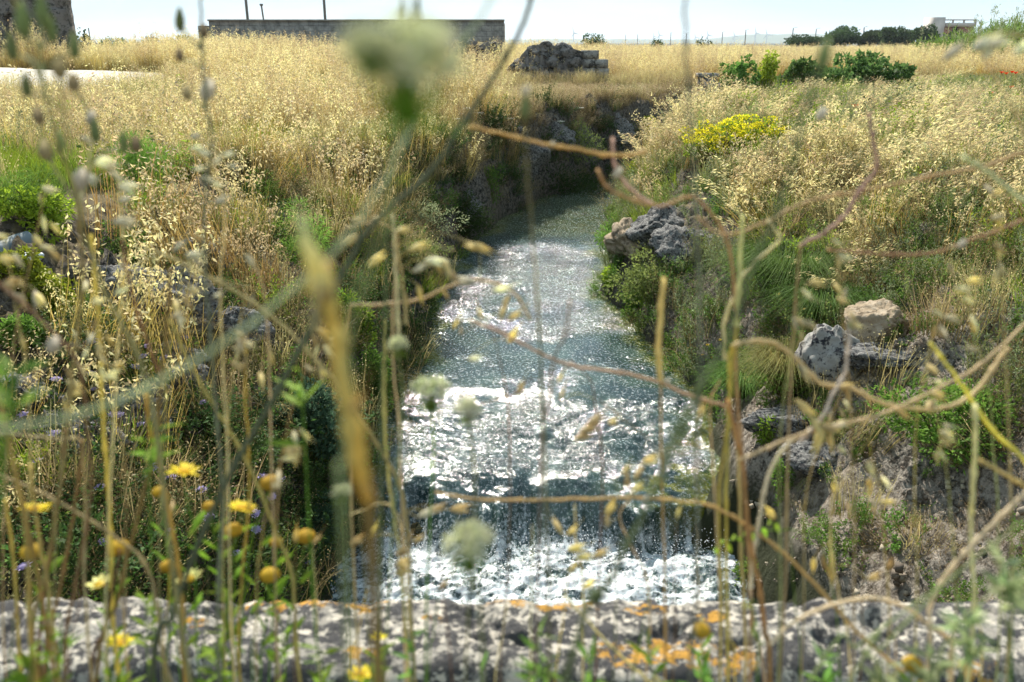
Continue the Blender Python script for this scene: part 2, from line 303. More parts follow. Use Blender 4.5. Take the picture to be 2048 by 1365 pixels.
# ------------------------------------------------------------------ stream
M_water, t, o = newmat('stream water'); L = t.links.new
tcn = N(t, 'ShaderNodeTexCoord'); mp = N(t, 'ShaderNodeMapping'); mp.inputs['Scale'].default_value = (1, .8, 1); L(tcn.outputs['Object'], mp.inputs[0])
def wn(s, d=3., r=.5, sock=None):
    n = N(t, 'ShaderNodeTexNoise', i_Scale=float(s), i_Detail=d, i_Roughness=r); L(mp.outputs[0], n.inputs['Vector']); return n
af = N(t, 'ShaderNodeAttribute', attribute_name='foam'); aweed = N(t, 'ShaderNodeAttribute', attribute_name='weed'); art = N(t, 'ShaderNodeAttribute', attribute_name='rough')
bed = gramp(wn(2.2, 6.).outputs['Fac'], .38, (.010, .026, .028), .66, (.035, .062, .052))
weed = gramp(wn(9, 6., .7).outputs['Fac'], .38, (.03, .05, .006), .66, (.16, .15, .02))
m1 = N(t, 'ShaderNodeMix', data_type='RGBA'); L(aweed.outputs['Fac'], m1.inputs[0]); L(bed.outputs[0], m1.inputs[6]); L(weed.outputs[0], m1.inputs[7])
b = N(t, 'ShaderNodeBsdfPrincipled', i_Roughness=.075, i_IOR=1.4); L(m1.outputs[2], b.inputs['Base Color']); b.inputs['Specular IOR Level'].default_value = .65
bm = N(t, 'ShaderNodeBump', i_Distance=.022); bm2 = N(t, 'ShaderNodeMapRange', i_3=.08, i_4=.8); L(art.outputs['Fac'], bm2.inputs[0]); L(bm2.outputs[0], bm.inputs['Strength'])
L(wn(38, 3., .6).outputs['Fac'], bm.inputs['Height']); L(bm.outputs[0], b.inputs['Normal'])
fo = N(t, 'ShaderNodeBsdfPrincipled', i_Roughness=.55); fo.inputs['Base Color'].default_value = (.46, .50, .52, 1); fo.inputs['Subsurface Weight'].default_value = .2
fr = gramp(wn(34, 8., .75).outputs['Fac'], .40, (0, 0, 0), .60, (1, 1, 1)); ad = N(t, 'ShaderNodeMath', operation='MULTIPLY_ADD', i_1=.7); L(fr.outputs[0], ad.inputs[0]); L(af.outputs['Fac'], ad.inputs[2])
mr = N(t, 'ShaderNodeMapRange', i_1=.45, i_2=1.25, i_3=0., i_4=.96); L(ad.outputs[0], mr.inputs[0])
ms = N(t, 'ShaderNodeMixShader'); L(mr.outputs[0], ms.inputs[0]); L(b.outputs[0], ms.inputs[1]); L(fo.outputs[0], ms.inputs[2]); L(ms.outputs[0], o.inputs[0])
wx = np.arange(-2.6, 4.6, .022); wy = np.concatenate([np.arange(1.32, 5, .06), np.arange(5, 9, .016), np.arange(9, 23, .028)])
X, Y = np.meshgrid(wx, wy)
X = X + np.interp(Y, [0, 16, 23], [0, 0, 1.8])
lip = 6.28 + .22 * noise2(X * 1.5 + 3, 0 * X) + .16 * noise2(X * 4.3, 0 * X + 4) + .05 * noise2(X * 14, 0 * X + 8) + .25 * (1 - sstep(.6, 1.2, X)) 
zup = np.interp(Y, [5, 6.3, 7.4, 8.0, 8.35, 14.2, 14.7, 23], [-2.17, -2.13, -2.04, -2.00, -1.955, -1.90, -1.86, -1.78])
fallw = .10 + .45 * (1 - sstep(.5, 1.25, X)); tt = sstep(0, 1, (lip - Y) / fallw)
zw = zup * (1 - tt) - 2.47 * tt
wob = X + .25 * fbm2(X * .8, Y * .8, 3); chop = sstep(8.3, 7.7, Y) * (1 - tt)
rap = np.interp(Y, [5, 8.0, 8.3, 9.5, 10.5, 13.9, 14.6, 15.2, 23], [.9, .85, .38, .40, .85, 1.1, .95, .10, .06])
rap = np.clip(rap * np.clip(.75 + 1.1 * fbm2(X * 1.1 + 7, Y * 1.5, 3), .3, 1.25) + .35 * fbm2(X * .9 + 5, Y * .7, 3) * sstep(8, 9, Y), .08, 1)
w1 = fbm2(wob * 2.4, Y * 3.4 + X, 3, .55); w2 = fbm2(wob * 7 + 3, Y * 9, 3, .6); w3 = noise2(wob * 20, Y * 24)
zw = zw + (1 - tt) * (.012 * w1 * rap + .0064 * w2 * rap + .0042 * w3 * rap)
zw = zw + chop * (.030 * np.sin(Y * 7.5 + 2.5 * fbm2(X * .7, Y * .5, 2) + X * .7) + .030 * w1 + .007 * w2)
pool = (1 - sstep(6.0, 6.25, Y)) * tt; strk = noise2(X * 24, Y * .8) + .6 * noise2(X * 9, Y * .5)
zw = zw + tt * (1 - pool) * .03 * strk + pool * (.06 * fbm2(X * 2.2, Y * 3, 3) + .035 * (.5 - np.abs(fbm2(X * 5 + w1, Y * 9 + .8 * w1, 3, .6))) + .014 * (.4 - np.abs(fbm2(X * 16 + 2 * w1, Y * 26 + 1.5 * w1, 3, .7))))
foam = pool * (1.0 - .85 * sstep(.06, .75, np.abs(fbm2(X * 1.6 + 3, Y * 3.5 + 3 + w1, 4, .6)) * 1.5)) * sstep(-1.75, -1.0, X) + tt * (1 - pool) * (.20 + .75 * sstep(.15, .7, strk + .5 * noise2(X * 60, Y * 2.5)))
foam = foam + .25 * np.exp(-((Y - 14.6) / .12) ** 2) * sstep(0, .5, noise2(X * 6, Y * 9)) + .12 * chop * sstep(.4, .9, w2)
Uw, Hw = chan(X, Y); edge = Hw - np.abs(Uw)
weedm = np.clip(1 - sstep(.0, .38, edge + .22 * fbm2(X * 2, Y * 2, 3)), 0, 1) * .8 + np.exp(-((X - 1.35) / .4) ** 2 - ((Y - 6.6) / .35) ** 2) * sstep(-.2, .3, fbm2(X * 5, Y * 5, 3)) 
weedm = np.maximum(weedm, .35 * sstep(14.9, 16, Y)) * (1 - pool)
stream = grid_mesh('stream', X, Y, zw, M_water, attrs={'foam': foam, 'weed': np.clip(weedm, 0, 1), 'rough': np.clip(rap, 0, 1)}); tag(stream, kind='structure')
# ------------------------------------------------------------------ scattered ground cover (uncountable: kind stuff)
C_STRAW = np.array([.46, .38, .17]); C_GOLD = np.array([.33, .235, .07]); C_CREAM = np.array([.62, .51, .26]); C_BROWN = np.array([.15, .115, .045])
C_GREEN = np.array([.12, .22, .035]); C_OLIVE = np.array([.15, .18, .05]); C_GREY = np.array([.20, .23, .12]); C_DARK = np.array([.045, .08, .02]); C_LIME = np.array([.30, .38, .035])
def jit(c, n, a=.12): return np.clip(np.asarray(c)[None] * (1 + rng.normal(0, a, (n, 1))) * (1 + rng.normal(0, a * .35, (n, 3))), .005, .95)
def stalks(m, n, spread, h, lean, wid, c0, c1, bend=.25, dirx=0.):
    a = rng.uniform(0, 2 * np.pi, n); r = spread * np.sqrt(rng.random(n)); b = np.stack([r * np.cos(a), r * np.sin(a), np.zeros(n)], 1)
    hh = h * rng.uniform(.55, 1.1, n); la = a + rng.normal(0, .8, n); l = lean * rng.random(n) * hh
    dv = np.stack([np.cos(la) * l + dirx * hh, np.sin(la) * l, hh], 1); tip = b + dv; mid = b + dv * .5 - np.stack([dv[:, 0], dv[:, 1], -0 * hh], 1) * bend
    m.strips(b, tip, mid, wid, jit(c0, n), jit(c1, n)); return b, mid, tip
def spikelets(m, tip, mid, per, ln, w, col, droop=.6, zone=.42, off=.026):
    n = len(tip); t = rng.random((n, per)) * zone; p = tip[:, None] + (mid - tip)[:, None] * t[..., None]
    p = p.reshape(-1, 3) + rng.normal(0, off, (n * per, 3)) * np.array([1, 1, .5]); k = len(p)
    d = rng.normal(0, .6, (k, 3)); d[:, 2] = -droop + rng.normal(0, .35, k); m.leaves(p, d, rng.normal(size=(k, 3)), ln * rng.uniform(.7, 1.2, k), w, jit(col, k, .1))
def pr_oat(h=.95, n=22, spread=.22, cs=C_GOLD, cc=C_CREAM, per=11, sl=.055, sw=.019, dirx=0., lean=.35):
    m = MB(); b, mi, tp = stalks(m, n, spread, h, lean, .0055, cs * .85, cs, dirx=dirx); spikelets(m, tp, mi, per, sl, sw, cc)
    stalks(m, n * 3, spread * 1.2, h * .6, .5, .009, cs * .7, cs * 1.15); return m
def pr_oatr(h, n, spread, cs, cc, per, sl, sw, dirx, lean):
    m = MB(); b, mi, tp = stalks(m, n, spread, h, lean, .0055, cs * .85, cs, dirx=dirx); t = rng.random((n, per)) * .45; p = (tp[:, None] + (mi - tp)[:, None] * t[..., None]).reshape(-1, 3) + rng.normal(0, .02, (n * per, 3)); k = len(p)
    d = np.tile([.8, 0, .25], (k, 1)) + rng.normal(0, .28, (k, 3)); m.leaves(p, d, rng.normal(size=(k, 3)), sl * rng.uniform(.7, 1.2, k), sw * .8, jit(cc, k, .12)); stalks(m, n * 3, spread, h * .6, .6, .009, cs * .7, cs * 1.1, dirx=.2); return m
def pr_short(h=.3, n=70, spread=.25, c0=C_BROWN, c1=C_GOLD, w=.006, lean=.9, seeds=0, sc=C_STRAW):
    m = MB(); b, mi, tp = stalks(m, n, spread, h, lean, w, c0, c1)
    if seeds: spikelets(m, tp, mi, seeds, .02, .012, sc, .2)
    return m
def pr_herb(h=.5, n=14, spread=.2, cs=C_OLIVE, cl=C_GREEN, per=26, ll=.045, lw=.018, lean=.5, flower=None, nf=0, fs=.02, up=.5):
    m = MB(); b, mi, tp = stalks(m, n, spread, h, lean, .007, cs, cs)
    t = rng.random((n, per)); p = (b[:, None] * (1 - t[..., None]) ** 2 + 2 * mi[:, None] * (t * (1 - t))[..., None] + tp[:, None] * (t ** 2)[..., None]).reshape(-1, 3); k = len(p)
    p = p + rng.normal(0, .018, (k, 3)); d = rng.normal(0, 1, (k, 3)); d[:, 2] = np.abs(d[:, 2]) * .4 + up
    nn = rng.normal(0, .6, (k, 3)); nn[:, 2] += 1; m.leaves(p, d, nn, ll * rng.uniform(.5, 1.2, k), lw * rng.uniform(.6, 1.2, k), jit(cl, k, .2))
    if nf:
        q = np.repeat(tp, nf, 0) + rng.normal(0, fs * 1.5, (n * nf, 3)) * np.array([1, 1, .5]); k = len(q); d = rng.normal(0, 1, (k, 3)); d[:, 2] *= .3
        m.leaves(q, d, np.tile([0, 0, 1.], (k, 1)), fs, fs * .8, jit(flower, k, .1))
    return m
def pr_twigs(h=.45, n=40, spread=.25, c=C_BROWN):
    m = MB(); b, mi, tp = stalks(m, n, spread, h, 1.3, .004, c, c * 1.3, .15); k = n * 3; s = np.repeat(mi, 3, 0); e = s + rng.normal(0, .11, (k, 3)) + [0, 0, .07]
    m.strips(s, e, (s + e) / 2 + rng.normal(0, .012, (k, 3)), .003, c, c * 1.4); spikelets(m, e, s, 2, .016, .009, c * 1.8, 0); return m
def pr_arch(h=.8, n=160, c0=C_OLIVE, c1=C_GREEN, spread=.12, reach=.9, w=.005):
    m = MB(); a = rng.uniform(0, 2 * np.pi, n); b = np.stack([np.cos(a), np.sin(a), 0 * a], 1) * spread * rng.random((n, 1)); r = reach * rng.uniform(.4, 1, n)
    dirv = np.stack([np.cos(a), np.sin(a), 0 * a], 1); mid = b + dirv * (r * .45)[:, None] + np.array([0, 0, 1.]) * (h * rng.uniform(.7, 1.05, n))[:, None]
    tip = b + dirv * r[:, None] + np.array([0, 0, 1.]) * (h * rng.uniform(.15, .9, n))[:, None]; m.strips(b, tip, mid, w, jit(c0, n), jit(c1, n)); return m
_pc = 0
def proto(mbs, mat):
    """unlinked sources for one ground cover object; the node tree turns them into its own geometry"""
    global _pc; r = []
    for m in mbs:
        _pc += 1; r.append(bpy.data.objects.new('tuft source %d' % _pc, m.mesh('tuft', mat)))
    return r
def scatter(name, pts, sc, srcs, label, cat, tilt=.12, lean=None, zs=None):
    n = len(pts); me = bpy.data.meshes.new(name); me.vertices.add(n); me.vertices.foreach_set('co', np.asarray(pts, float).ravel())
    rot = np.stack([rng.normal(0, tilt, n), rng.normal(0, tilt, n), rng.uniform(0, 2 * np.pi, n) if lean is None else rng.normal(lean, .5, n)], 1)
    scl = np.stack([sc, sc, sc * (1 if zs is None else zs)], 1) if np.ndim(sc) else np.tile([sc] * 3, (n, 1))
    for k, ty, val in (('rot', 'FLOAT_VECTOR', rot), ('scl', 'FLOAT_VECTOR', scl)):
        a = me.attributes.new(k, ty, 'POINT'); a.data.foreach_set('vector', val.ravel())
    a = me.attributes.new('idx', 'INT', 'POINT'); a.data.foreach_set('value', rng.integers(0, len(srcs), n).astype(np.int32))
    o = bpy.data.objects.new(name, me); S.collection.objects.link(o)
    g = bpy.data.node_groups.new(name, 'GeometryNodeTree'); g.interface.new_socket('Geometry', in_out='INPUT', socket_type='NodeSocketGeometry'); g.interface.new_socket('Geometry', in_out='OUTPUT', socket_type='NodeSocketGeometry')
    gi = g.nodes.new('NodeGroupInput'); go = g.nodes.new('NodeGroupOutput'); ip = g.nodes.new('GeometryNodeInstanceOnPoints'); jn = g.nodes.new('GeometryNodeJoinGeometry')
    for s in srcs:
        oi = g.nodes.new('GeometryNodeObjectInfo'); oi.inputs['Object'].default_value = s; ti = g.nodes.new('GeometryNodeGeometryToInstance')
        g.links.new(oi.outputs['Geometry'], ti.inputs[0]); g.links.new(ti.outputs[0], jn.inputs[0])
    def na(k, ty): q = g.nodes.new('GeometryNodeInputNamedAttribute'); q.data_type = ty; q.inputs['Name'].default_value = k; return q.outputs[0]
    g.links.new(gi.outputs[0], ip.inputs['Points']); g.links.new(jn.outputs[0], ip.inputs['Instance']); ip.inputs['Pick Instance'].default_value = True
    g.links.new(na('idx', 'INT'), ip.inputs['Instance Index']); g.links.new(na('rot', 'FLOAT_VECTOR'), ip.inputs['Rotation']); g.links.new(na('scl', 'FLOAT_VECTOR'), ip.inputs['Scale'])
    g.links.new(ip.outputs[0], go.inputs[0]); md = o.modifiers.new('cover', 'NODES'); md.node_group = g
    return tag(o, label, cat, kind='stuff')
def samp(dens, y0, y1, xl=None, xr=None, margin=1.22):
    """random ground points over the (widened) view wedge, dens per m2"""
    hw = lambda y: (y + 1.0) * .60 * margin
    H = hw(y1); n = int(dens * 2 * H * (y1 - y0)); x = rng.uniform(-H, H, n); y = rng.uniform(y0, y1, n); k = np.abs(x) < hw(y); return x[k], y[k]
def info(x, y):
    u, hw = chan(x, y); wl = np.interp(y, [0, 5, 8, 12, 16, 20, 30], [3.4, 3.3, 2.9, 1.7, .9, .7, .8]); wr = np.interp(y, [0, 5, 8, 12, 15, 20, 30], [4.2, 4.0, 3.4, 2.3, 1.7, 1.3, 1.2])
    s = np.maximum(-u - hw, u - hw); return u, s, np.where(u < 0, wl, wr)
def onroad(x, y): return (x < -9.3) & (x > -19) & (y > 20.0) & (y < 28.5)
def pts_of(x, y, sink=.02): return np.stack([x, y, terr(x, y) - sink], 1)
rand = lambda n: rng.random(n)
def clear(x, y, zones):
    k = np.ones(len(x), bool)
    for cx_, cy_, r_ in zones: k &= np.hypot(x - cx_, y - cy_) > r_
    return k
CLEAR = []      # filled with the spots of stones before scattering
for (px, py, r_) in [(240, 600, .42), (335, 650, .34), (1688, 735, .42), (1748, 695, .36), (1370, 500, .5), (1335, 450, .5), (20, 500, .3), (1395, 210, .5)]:
    q = PG(px, py); CLEAR.append((q[0], q[1], r_))
FIG = [PG(a, b) for a, b in [(1705, 198), (1620, 193), (1470, 200), (1532, 180), (1420, 330), (1500, 302), (1550, 292)]]
CLEAR += [(q[0] + dx * (.6 if q[1] > 14 else .25), q[1] - (.9 if q[1] > 14 else .35), (1.0 if q[1] > 14 else .45)) for q in FIG for dx in (-1, 1)]
CLEAR += [(q[0], q[1] - .35, r_) for (a, b, r_) in [(70, 440, .8), (285, 385, .9), (520, 415, .6), (610, 530, .5), (90, 470, .7), (40, 590, .5), (100, 640, .5), (10, 560, .35), (45, 700, .4), (200, 420, .6)] for q in [PG(a, b)]]
P_oat = proto([pr_oat(.72 + .13 * k, 9 + 2 * k, .20 + .03 * k, cs=C_GOLD * (.9 + .1 * k), per=14, sl=.05, lean=.22) for k in range(6)], M_grass)
P_oatr = proto([pr_oatr(.8, 13, .25, C_STRAW * .8, C_CREAM, 9, .066, .02, dirx=.35, lean=.35) for k in range(4)], M_grass)
P_gold = proto([pr_short(.55, 60, .25, C_BROWN * 1.2, C_STRAW, .008, .45, 2, C_CREAM * .8) for k in range(4)], M_grass)
P_brown = proto([pr_short(.26, 80, .28, C_BROWN, np.array([.28, .215, .10]), .007, 1., 2, np.array([.44, .34, .2])) for k in range(4)], M_grass)
P_green = proto([pr_short(.42, 80, .22, C_GREEN * .8, C_LIME * .8, .008, .7) for k in range(3)], M_leaf)
P_grey = proto([pr_herb(.55, 16, .22, C_OLIVE, C_GREY, 30, .045, .012, .6) for k in range(3)] + [pr_herb(.5, 16, .22, C_OLIVE, C_OLIVE * 1.2, 30, .04, .015, .6) for k in range(2)], M_leaf)
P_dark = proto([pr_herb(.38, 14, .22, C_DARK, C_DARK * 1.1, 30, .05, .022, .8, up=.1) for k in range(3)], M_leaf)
P_mid = proto([pr_herb(.3, 16, .22, C_OLIVE, C_GREEN * .9, 28, .042, .022, .8, up=.2) for k in range(3)], M_leaf)
P_lush = proto([pr_short(.5, 70, .2, C_GREEN, C_LIME, .009, .6) for k in range(2)] + [pr_herb(.5, 16, .2, C_GREEN, C_LIME * .8, 34, .05, .02, .6) for k in range(2)], M_leaf)
P_twig = proto([pr_twigs(.45, 40, .28, C_BROWN * np.array([1, 1, 1.1])) for k in range(3)], M_grass)
P_seed = proto([pr_herb(.42, 16, .2, C_OLIVE * 1.1, np.array([.30, .27, .12]), 26, .022, .012, .5) for k in range(3)], M_leaf)
# --- left field and far meadow
def field_mask(x, y, inner=.92):
    u, s, w = info(x, y); return (s > w * inner) & ~onroad(x, y)
def lawn(x, y): return np.exp(-((x - 2.8) / 5.2) ** 2 - ((y - 23.8) / 4.6) ** 2)      # low brown turf beyond the cliff
x, y = samp(11, 1.6, 30); k = field_mask(x, y) & clear(x, y, CLEAR); x, y = x[k], y[k]
nn = fbm2(x * .35, y * .35, 3); u, s, w = info(x, y); rim = .2 * np.exp(-((s - w) / .7) ** 2); lw = lawn(x, y)
left = u < 0
isoat = (nn + .25 * rand(len(x)) - .9 * rim - 1.5 * lw > -.28) & (left | (y > 12)); 
gp = np.maximum(np.exp(-((x + 5.8) / 2.2) ** 2 - ((y - 9.6) / 1.5) ** 2), np.exp(-((x + 3.6) / 1.2) ** 2 - ((y - 12.5) / 1.4) ** 2))  # green patches, left
isgreen = left & (gp > .3 + .5 * rand(len(x))) | left & (fbm2(x * .6 + 40, y * .6, 2) > .3) & (y < 14) & (rand(len(x)) < .7)
a = isoat & ~isgreen & left & (rand(len(x)) < .9) & (noise2(x * 1.1, y * .8 + 9) > -.22)
lowL = 1 - .28 * (1 - sstep(4, 9, y)) - .66 * np.exp(-((x + 11) / 4.5) ** 2 - ((y - 17.5) / 4) ** 2)
scatter('dry_oat_grass', pts_of(x[a], y[a]), (lowL * (.62 + .38 * rand(len(x)) + .35 * np.clip(noise2(x * .8, y * .8), -.3, 1)) * (.78 + .22 * sstep(8, 16, y)))[a], P_oat, 'tall golden wild oats covering the field left of the stream', 'dry grass', .08)
a = left & ~isgreen & (lw < .6); a &= (rand(len(x)) < .9)
scatter('dry_golden_grass', pts_of(x[a], y[a]), (.8 + .4 * rand(len(x)))[a], P_gold, 'shorter golden dry grass under the oats on the left field', 'dry grass')
xx, yy = samp(16, 5, 34); k = field_mask(xx, yy, .6); u2, s2, w2 = info(xx, yy); k &= (np.exp(-((s2 - w2) / 1.0) ** 2) > .3 + .5 * rand(len(xx))) | (lawn(xx, yy) > .2); k &= clear(xx, yy, CLEAR)
scatter('brown_turf', pts_of(xx[k], yy[k]), .7 + .5 * rand(k.sum()), P_brown, 'low reddish brown dry grass along the rim of the channel', 'dry turf')
scatter('green_grass', pts_of(x[isgreen], y[isgreen]), (.8 + .4 * rand(len(x)))[isgreen], P_green, 'fresh green grass patch at the left edge of the field', 'grass', .15)
a = left & (nn < .0) & (rand(len(x)) < .25) | (lw > .25) & (rand(len(x)) < .12)
scatter('field_weeds', pts_of(x[a], y[a]), (.6 + .4 * rand(len(x)))[a], P_seed, 'thin olive weeds standing among the dry grass', 'weeds')
x, y = samp(7, 30, 62); k = field_mask(x, y); x, y = x[k], y[k]; nn = fbm2(x * .1, y * .1, 3); a = nn + .3 * rand(len(x)) > -.35
scatter('distant_oat_grass', pts_of(x[a], y[a]), (.75 + .3 * rand(len(x)))[a], P_oat, 'pale golden oats in the middle distance of the meadow', 'dry grass')
scatter('distant_dry_grass', pts_of(x[~a], y[~a]), (1.3 + .4 * rand(len(x)))[~a], P_gold, 'browner dry grass between the distant oats', 'dry grass')
x, y = samp(1.3, 62, 170, margin=1.1); scatter('far_meadow_grass', pts_of(x, y), (.55 + .3 * rand(len(x))) * np.interp(y, [60, 110], [1.15, .95]), P_oat + P_gold[:2], 'straw coloured grass running to the horizon', 'dry grass')
# --- right field and slope
x, y = samp(20, 1.6, 30); u, s, w = info(x, y); k = (u > 0) & (s > w * np.interp(y, [5.6, 6.6, 8], [.42, .18, .04]) + .2 * noise2(x * 1.3, y * 1.3)) & clear(x, y, CLEAR); x, y, s, w = x[k], y[k], s[k], w[k]
nn = fbm2(x * .5 + 20, y * .5, 3); n2 = fbm2(x * .7, y * .7 + 30, 3); near = sstep(9, 6, y); inn = sstep(.85, .35, s / w); lw = lawn(x, y); rr = rand(len(x)); far_r = sstep(4.5, 8, x - .25 * y)
a = (nn + .4 * rr - .6 * near - .8 * inn - 1.5 * lw - .85 * far_r > -.05) & (s / w > .4) & (noise2(x * 1.3, y * 1.1 + 5) > -.12)
scatter('slanting_oat_grass', pts_of(x[a], y[a]), (.45 + .42 * rand(len(x)))[a], P_oatr, 'pale oats leaning in the wind on the right bank', 'dry grass', .12, lean=.2)
a = (n2 > -.25 + .5 * inn) & (rand(len(x)) < .55) & (s / w > .3) & (lw < .5)
scatter('right_bank_dry_grass', pts_of(x[a], y[a]), (.5 + .4 * rand(len(x)))[a], P_gold, 'dry golden undergrowth on the right bank', 'dry grass', .2)
a = (n2 - .5 * far_r < .35) & (rand(len(x)) < .85) & (lw < .5)
scatter('grey_green_herbs', pts_of(x[a], y[a]), (.55 + .4 * rand(len(x)))[a], P_grey, 'grey green herbs mixed through the grass on the right slope', 'herbs', .2)
a = ((near > .3) & (rand(len(x)) < .55) & (s / w > .62) | (far_r > .25) & (rand(len(x)) < .7) | (inn > .2) & (n2 > -.1) & (rand(len(x)) < .5)) & (lw < .4)
scatter('fresh_slope_grass', pts_of(x[a], y[a]), (.4 + .4 * rand(len(x)))[a], P_green + P_mid, 'short green grass and clover low on the right slope', 'grass', .25)
a = (rand(len(x)) < .16) & (lw < .5); scatter('dry_twigs', pts_of(x[a], y[a]), (.6 + .5 * rand(len(x)))[a], P_twig, 'tangle of thin dry twigs on the right bank', 'dry twigs', .3)
x, y = samp(9, 4, 27); u, s, w = info(x, y); m_ = fbm2(x * .45 + 60, y * .38, 3); k = (s > w * .8) & ~onroad(x, y) & clear(x, y, CLEAR) & (m_ > np.where(u > 0, .02 - .25 * sstep(3, 9, x), .16 + .25 * sstep(11, 20, y))) & (lawn(x, y) < .5); x, y = x[k], y[k]; k = rand(len(x)) < .55
scatter('field_green_clumps', pts_of(x[k], y[k]), .8 + .55 * rand(k.sum()), P_lush + P_grey, 'green and grey green weeds standing in patches through the dry fields', 'green plants', .15)
scatter('field_scrub', pts_of(x[~k], y[~k]), .9 + .6 * rand((~k).sum()), P_twig + P_seed + P_dark[:1], 'dark dry scrub standing in patches through the fields', 'scrub', .2)
# --- banks
x, y = samp(15, 1.8, 20); u, s, w = info(x, y); k = (s > w * .3) & ((u > 0) | (rand(len(x)) < .42)) & (s < w * 1.15) & clear(x, y, CLEAR) & (noise2(x * 1.2 + 3, y * 1.1) > -.3) & ~((u > 0) & (y < 7.5) & (s < 2.4)); x, y, u = x[k], y[k], u[k]; k = u < 0
scatter('left_bank_oats', pts_of(x[k], y[k]), .5 + .55 * rand(k.sum()), P_oat, 'tall straw coloured oats growing down the left bank', 'dry grass', .2)
scatter('right_bank_oats', pts_of(x[~k], y[~k]), .45 + .55 * rand((~k).sum()), P_oat[:3] + P_oatr, 'straw coloured oats growing down the right bank', 'dry grass', .25)
x, y = samp(9, 1.8, 14); u, s, w = info(x, y); k = (s > w * .25) & clear(x, y, CLEAR) & (noise2(x * .9 + 13, y * .9) > .02) & ~((u > 0) & (y < 7.5) & (s < 2.2)); x, y = x[k], y[k]
scatter('bank_green_clumps', pts_of(x, y), .5 + .5 * rand(len(x)), P_lush, 'bright fresh green clumps among the straw on both banks', 'green plants', .2)
x, y = samp(40, 1.6, 24); u, s, w = info(x, y); k = (s > .0) & (s < w * 1.05) & clear(x, y, CLEAR); x, y, u, s, w = x[k], y[k], u[k], s[k], w[k]; t_ = s / w; L_ = u < 0
nn = fbm2(x * .9, y * .9 + 7, 3); rr = rand(len(x))
a = L_ & (nn + .3 * rr > -.02 + .5 * t_) & (rand(len(x)) < .85)
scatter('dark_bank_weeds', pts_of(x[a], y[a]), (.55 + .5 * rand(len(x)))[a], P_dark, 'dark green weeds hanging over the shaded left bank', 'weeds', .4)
a = L_ & (rr < .30) & (nn < .35); scatter('bank_twigs', pts_of(x[a], y[a]), (.6 + .5 * rand(len(x)))[a], P_twig, 'brown dead twigs matted over the left bank', 'dry twigs', .4)
a = L_ & (rr > .5) & (y < 15) & (nn < .35); scatter('bank_seed_heads', pts_of(x[a], y[a]), (.6 + .4 * rand(len(x)))[a], P_seed + P_mid + P_green[:1] + P_gold[:1], 'olive seeding weeds on the left bank', 'weeds', .3)
a = L_ & (t_ > .3) & (rand(len(x)) < .45) & ((y > 6.5) | (x < -2.6)); scatter('rim_brown_grass', pts_of(x[a], y[a]), (.6 + .4 * rand(len(x)))[a], P_brown + P_gold[:1], 'brown dry grass spilling over the left rim', 'dry grass', .35)
a = ~L_ & (y > 7.2) & (nn + .3 * rr > -.05); scatter('right_bank_weeds', pts_of(x[a], y[a]), (.4 + .4 * rand(len(x)))[a], P_mid + P_grey[:1], 'olive green weeds growing over the right bank of the stream', 'weeds', .35)
a = ~L_ & (y <= 8.2) & (nn > .0) & (rr < .6) & (t_ > .08); scatter('slope_weeds', pts_of(x[a], y[a]), (.25 + .4 * rand(len(x)))[a], P_mid + P_seed + P_brown[:2], 'small weeds rooted on the bare stony right slope', 'weeds', .35)
def pr_stones(n=9):
    m = MB()
    for k in range(n):
        th = rng.uniform(0, np.pi, 14); ph = rng.uniform(0, 6.28, 14); r = rng.uniform(.02, .07); c_ = np.array([rng.normal(0, .14), rng.normal(0, .14), r * .2]); a8 = np.array([[x_, y_, z_] for x_ in (-1, 1) for y_ in (-1, 1) for z_ in (-1, 1)]) * r * rng.uniform(.5, 1.1, (8, 3)) + c_
        m.add(a8, [(0, 1, 3, 2), (4, 6, 7, 5), (0, 4, 5, 1), (2, 3, 7, 6), (0, 2, 6, 4), (1, 5, 7, 3)], None, np.array([.26, .22, .17]) * rng.uniform(.4, 1.2))
    return m
x, y = samp(70, 3.2, 8); u, s, w = info(x, y); k = (u > 0) & (s > .05) & (s < 2.6) & (y < 7.6) & (noise2(x * 2, y * 2) > -.2); x, y = x[k], y[k]
scatter('slope_rubble', pts_of(x, y, .004), .10 + .32 * rand(len(x)) ** 3, proto([pr_stones() for k in range(5)], M_bark), 'crumbled stones and grit strewn over the bare right slope', 'rubble', .8)
x, y = samp(40, 3.2, 9); u, s, w = info(x, y); k = (u > 0) & (s > .3) & (s < 3.6) & (noise2(x * 1.6 + 9, y * 1.6) > .0); x, y = x[k], y[k]
scatter('slope_dry_tufts', pts_of(x, y), .3 + .4 * rand(len(x)), P_brown[:2] + P_twig[:1] + P_mid + P_gold[:1], 'sparse dry tufts rooted in the bare right slope', 'dry grass', .4)
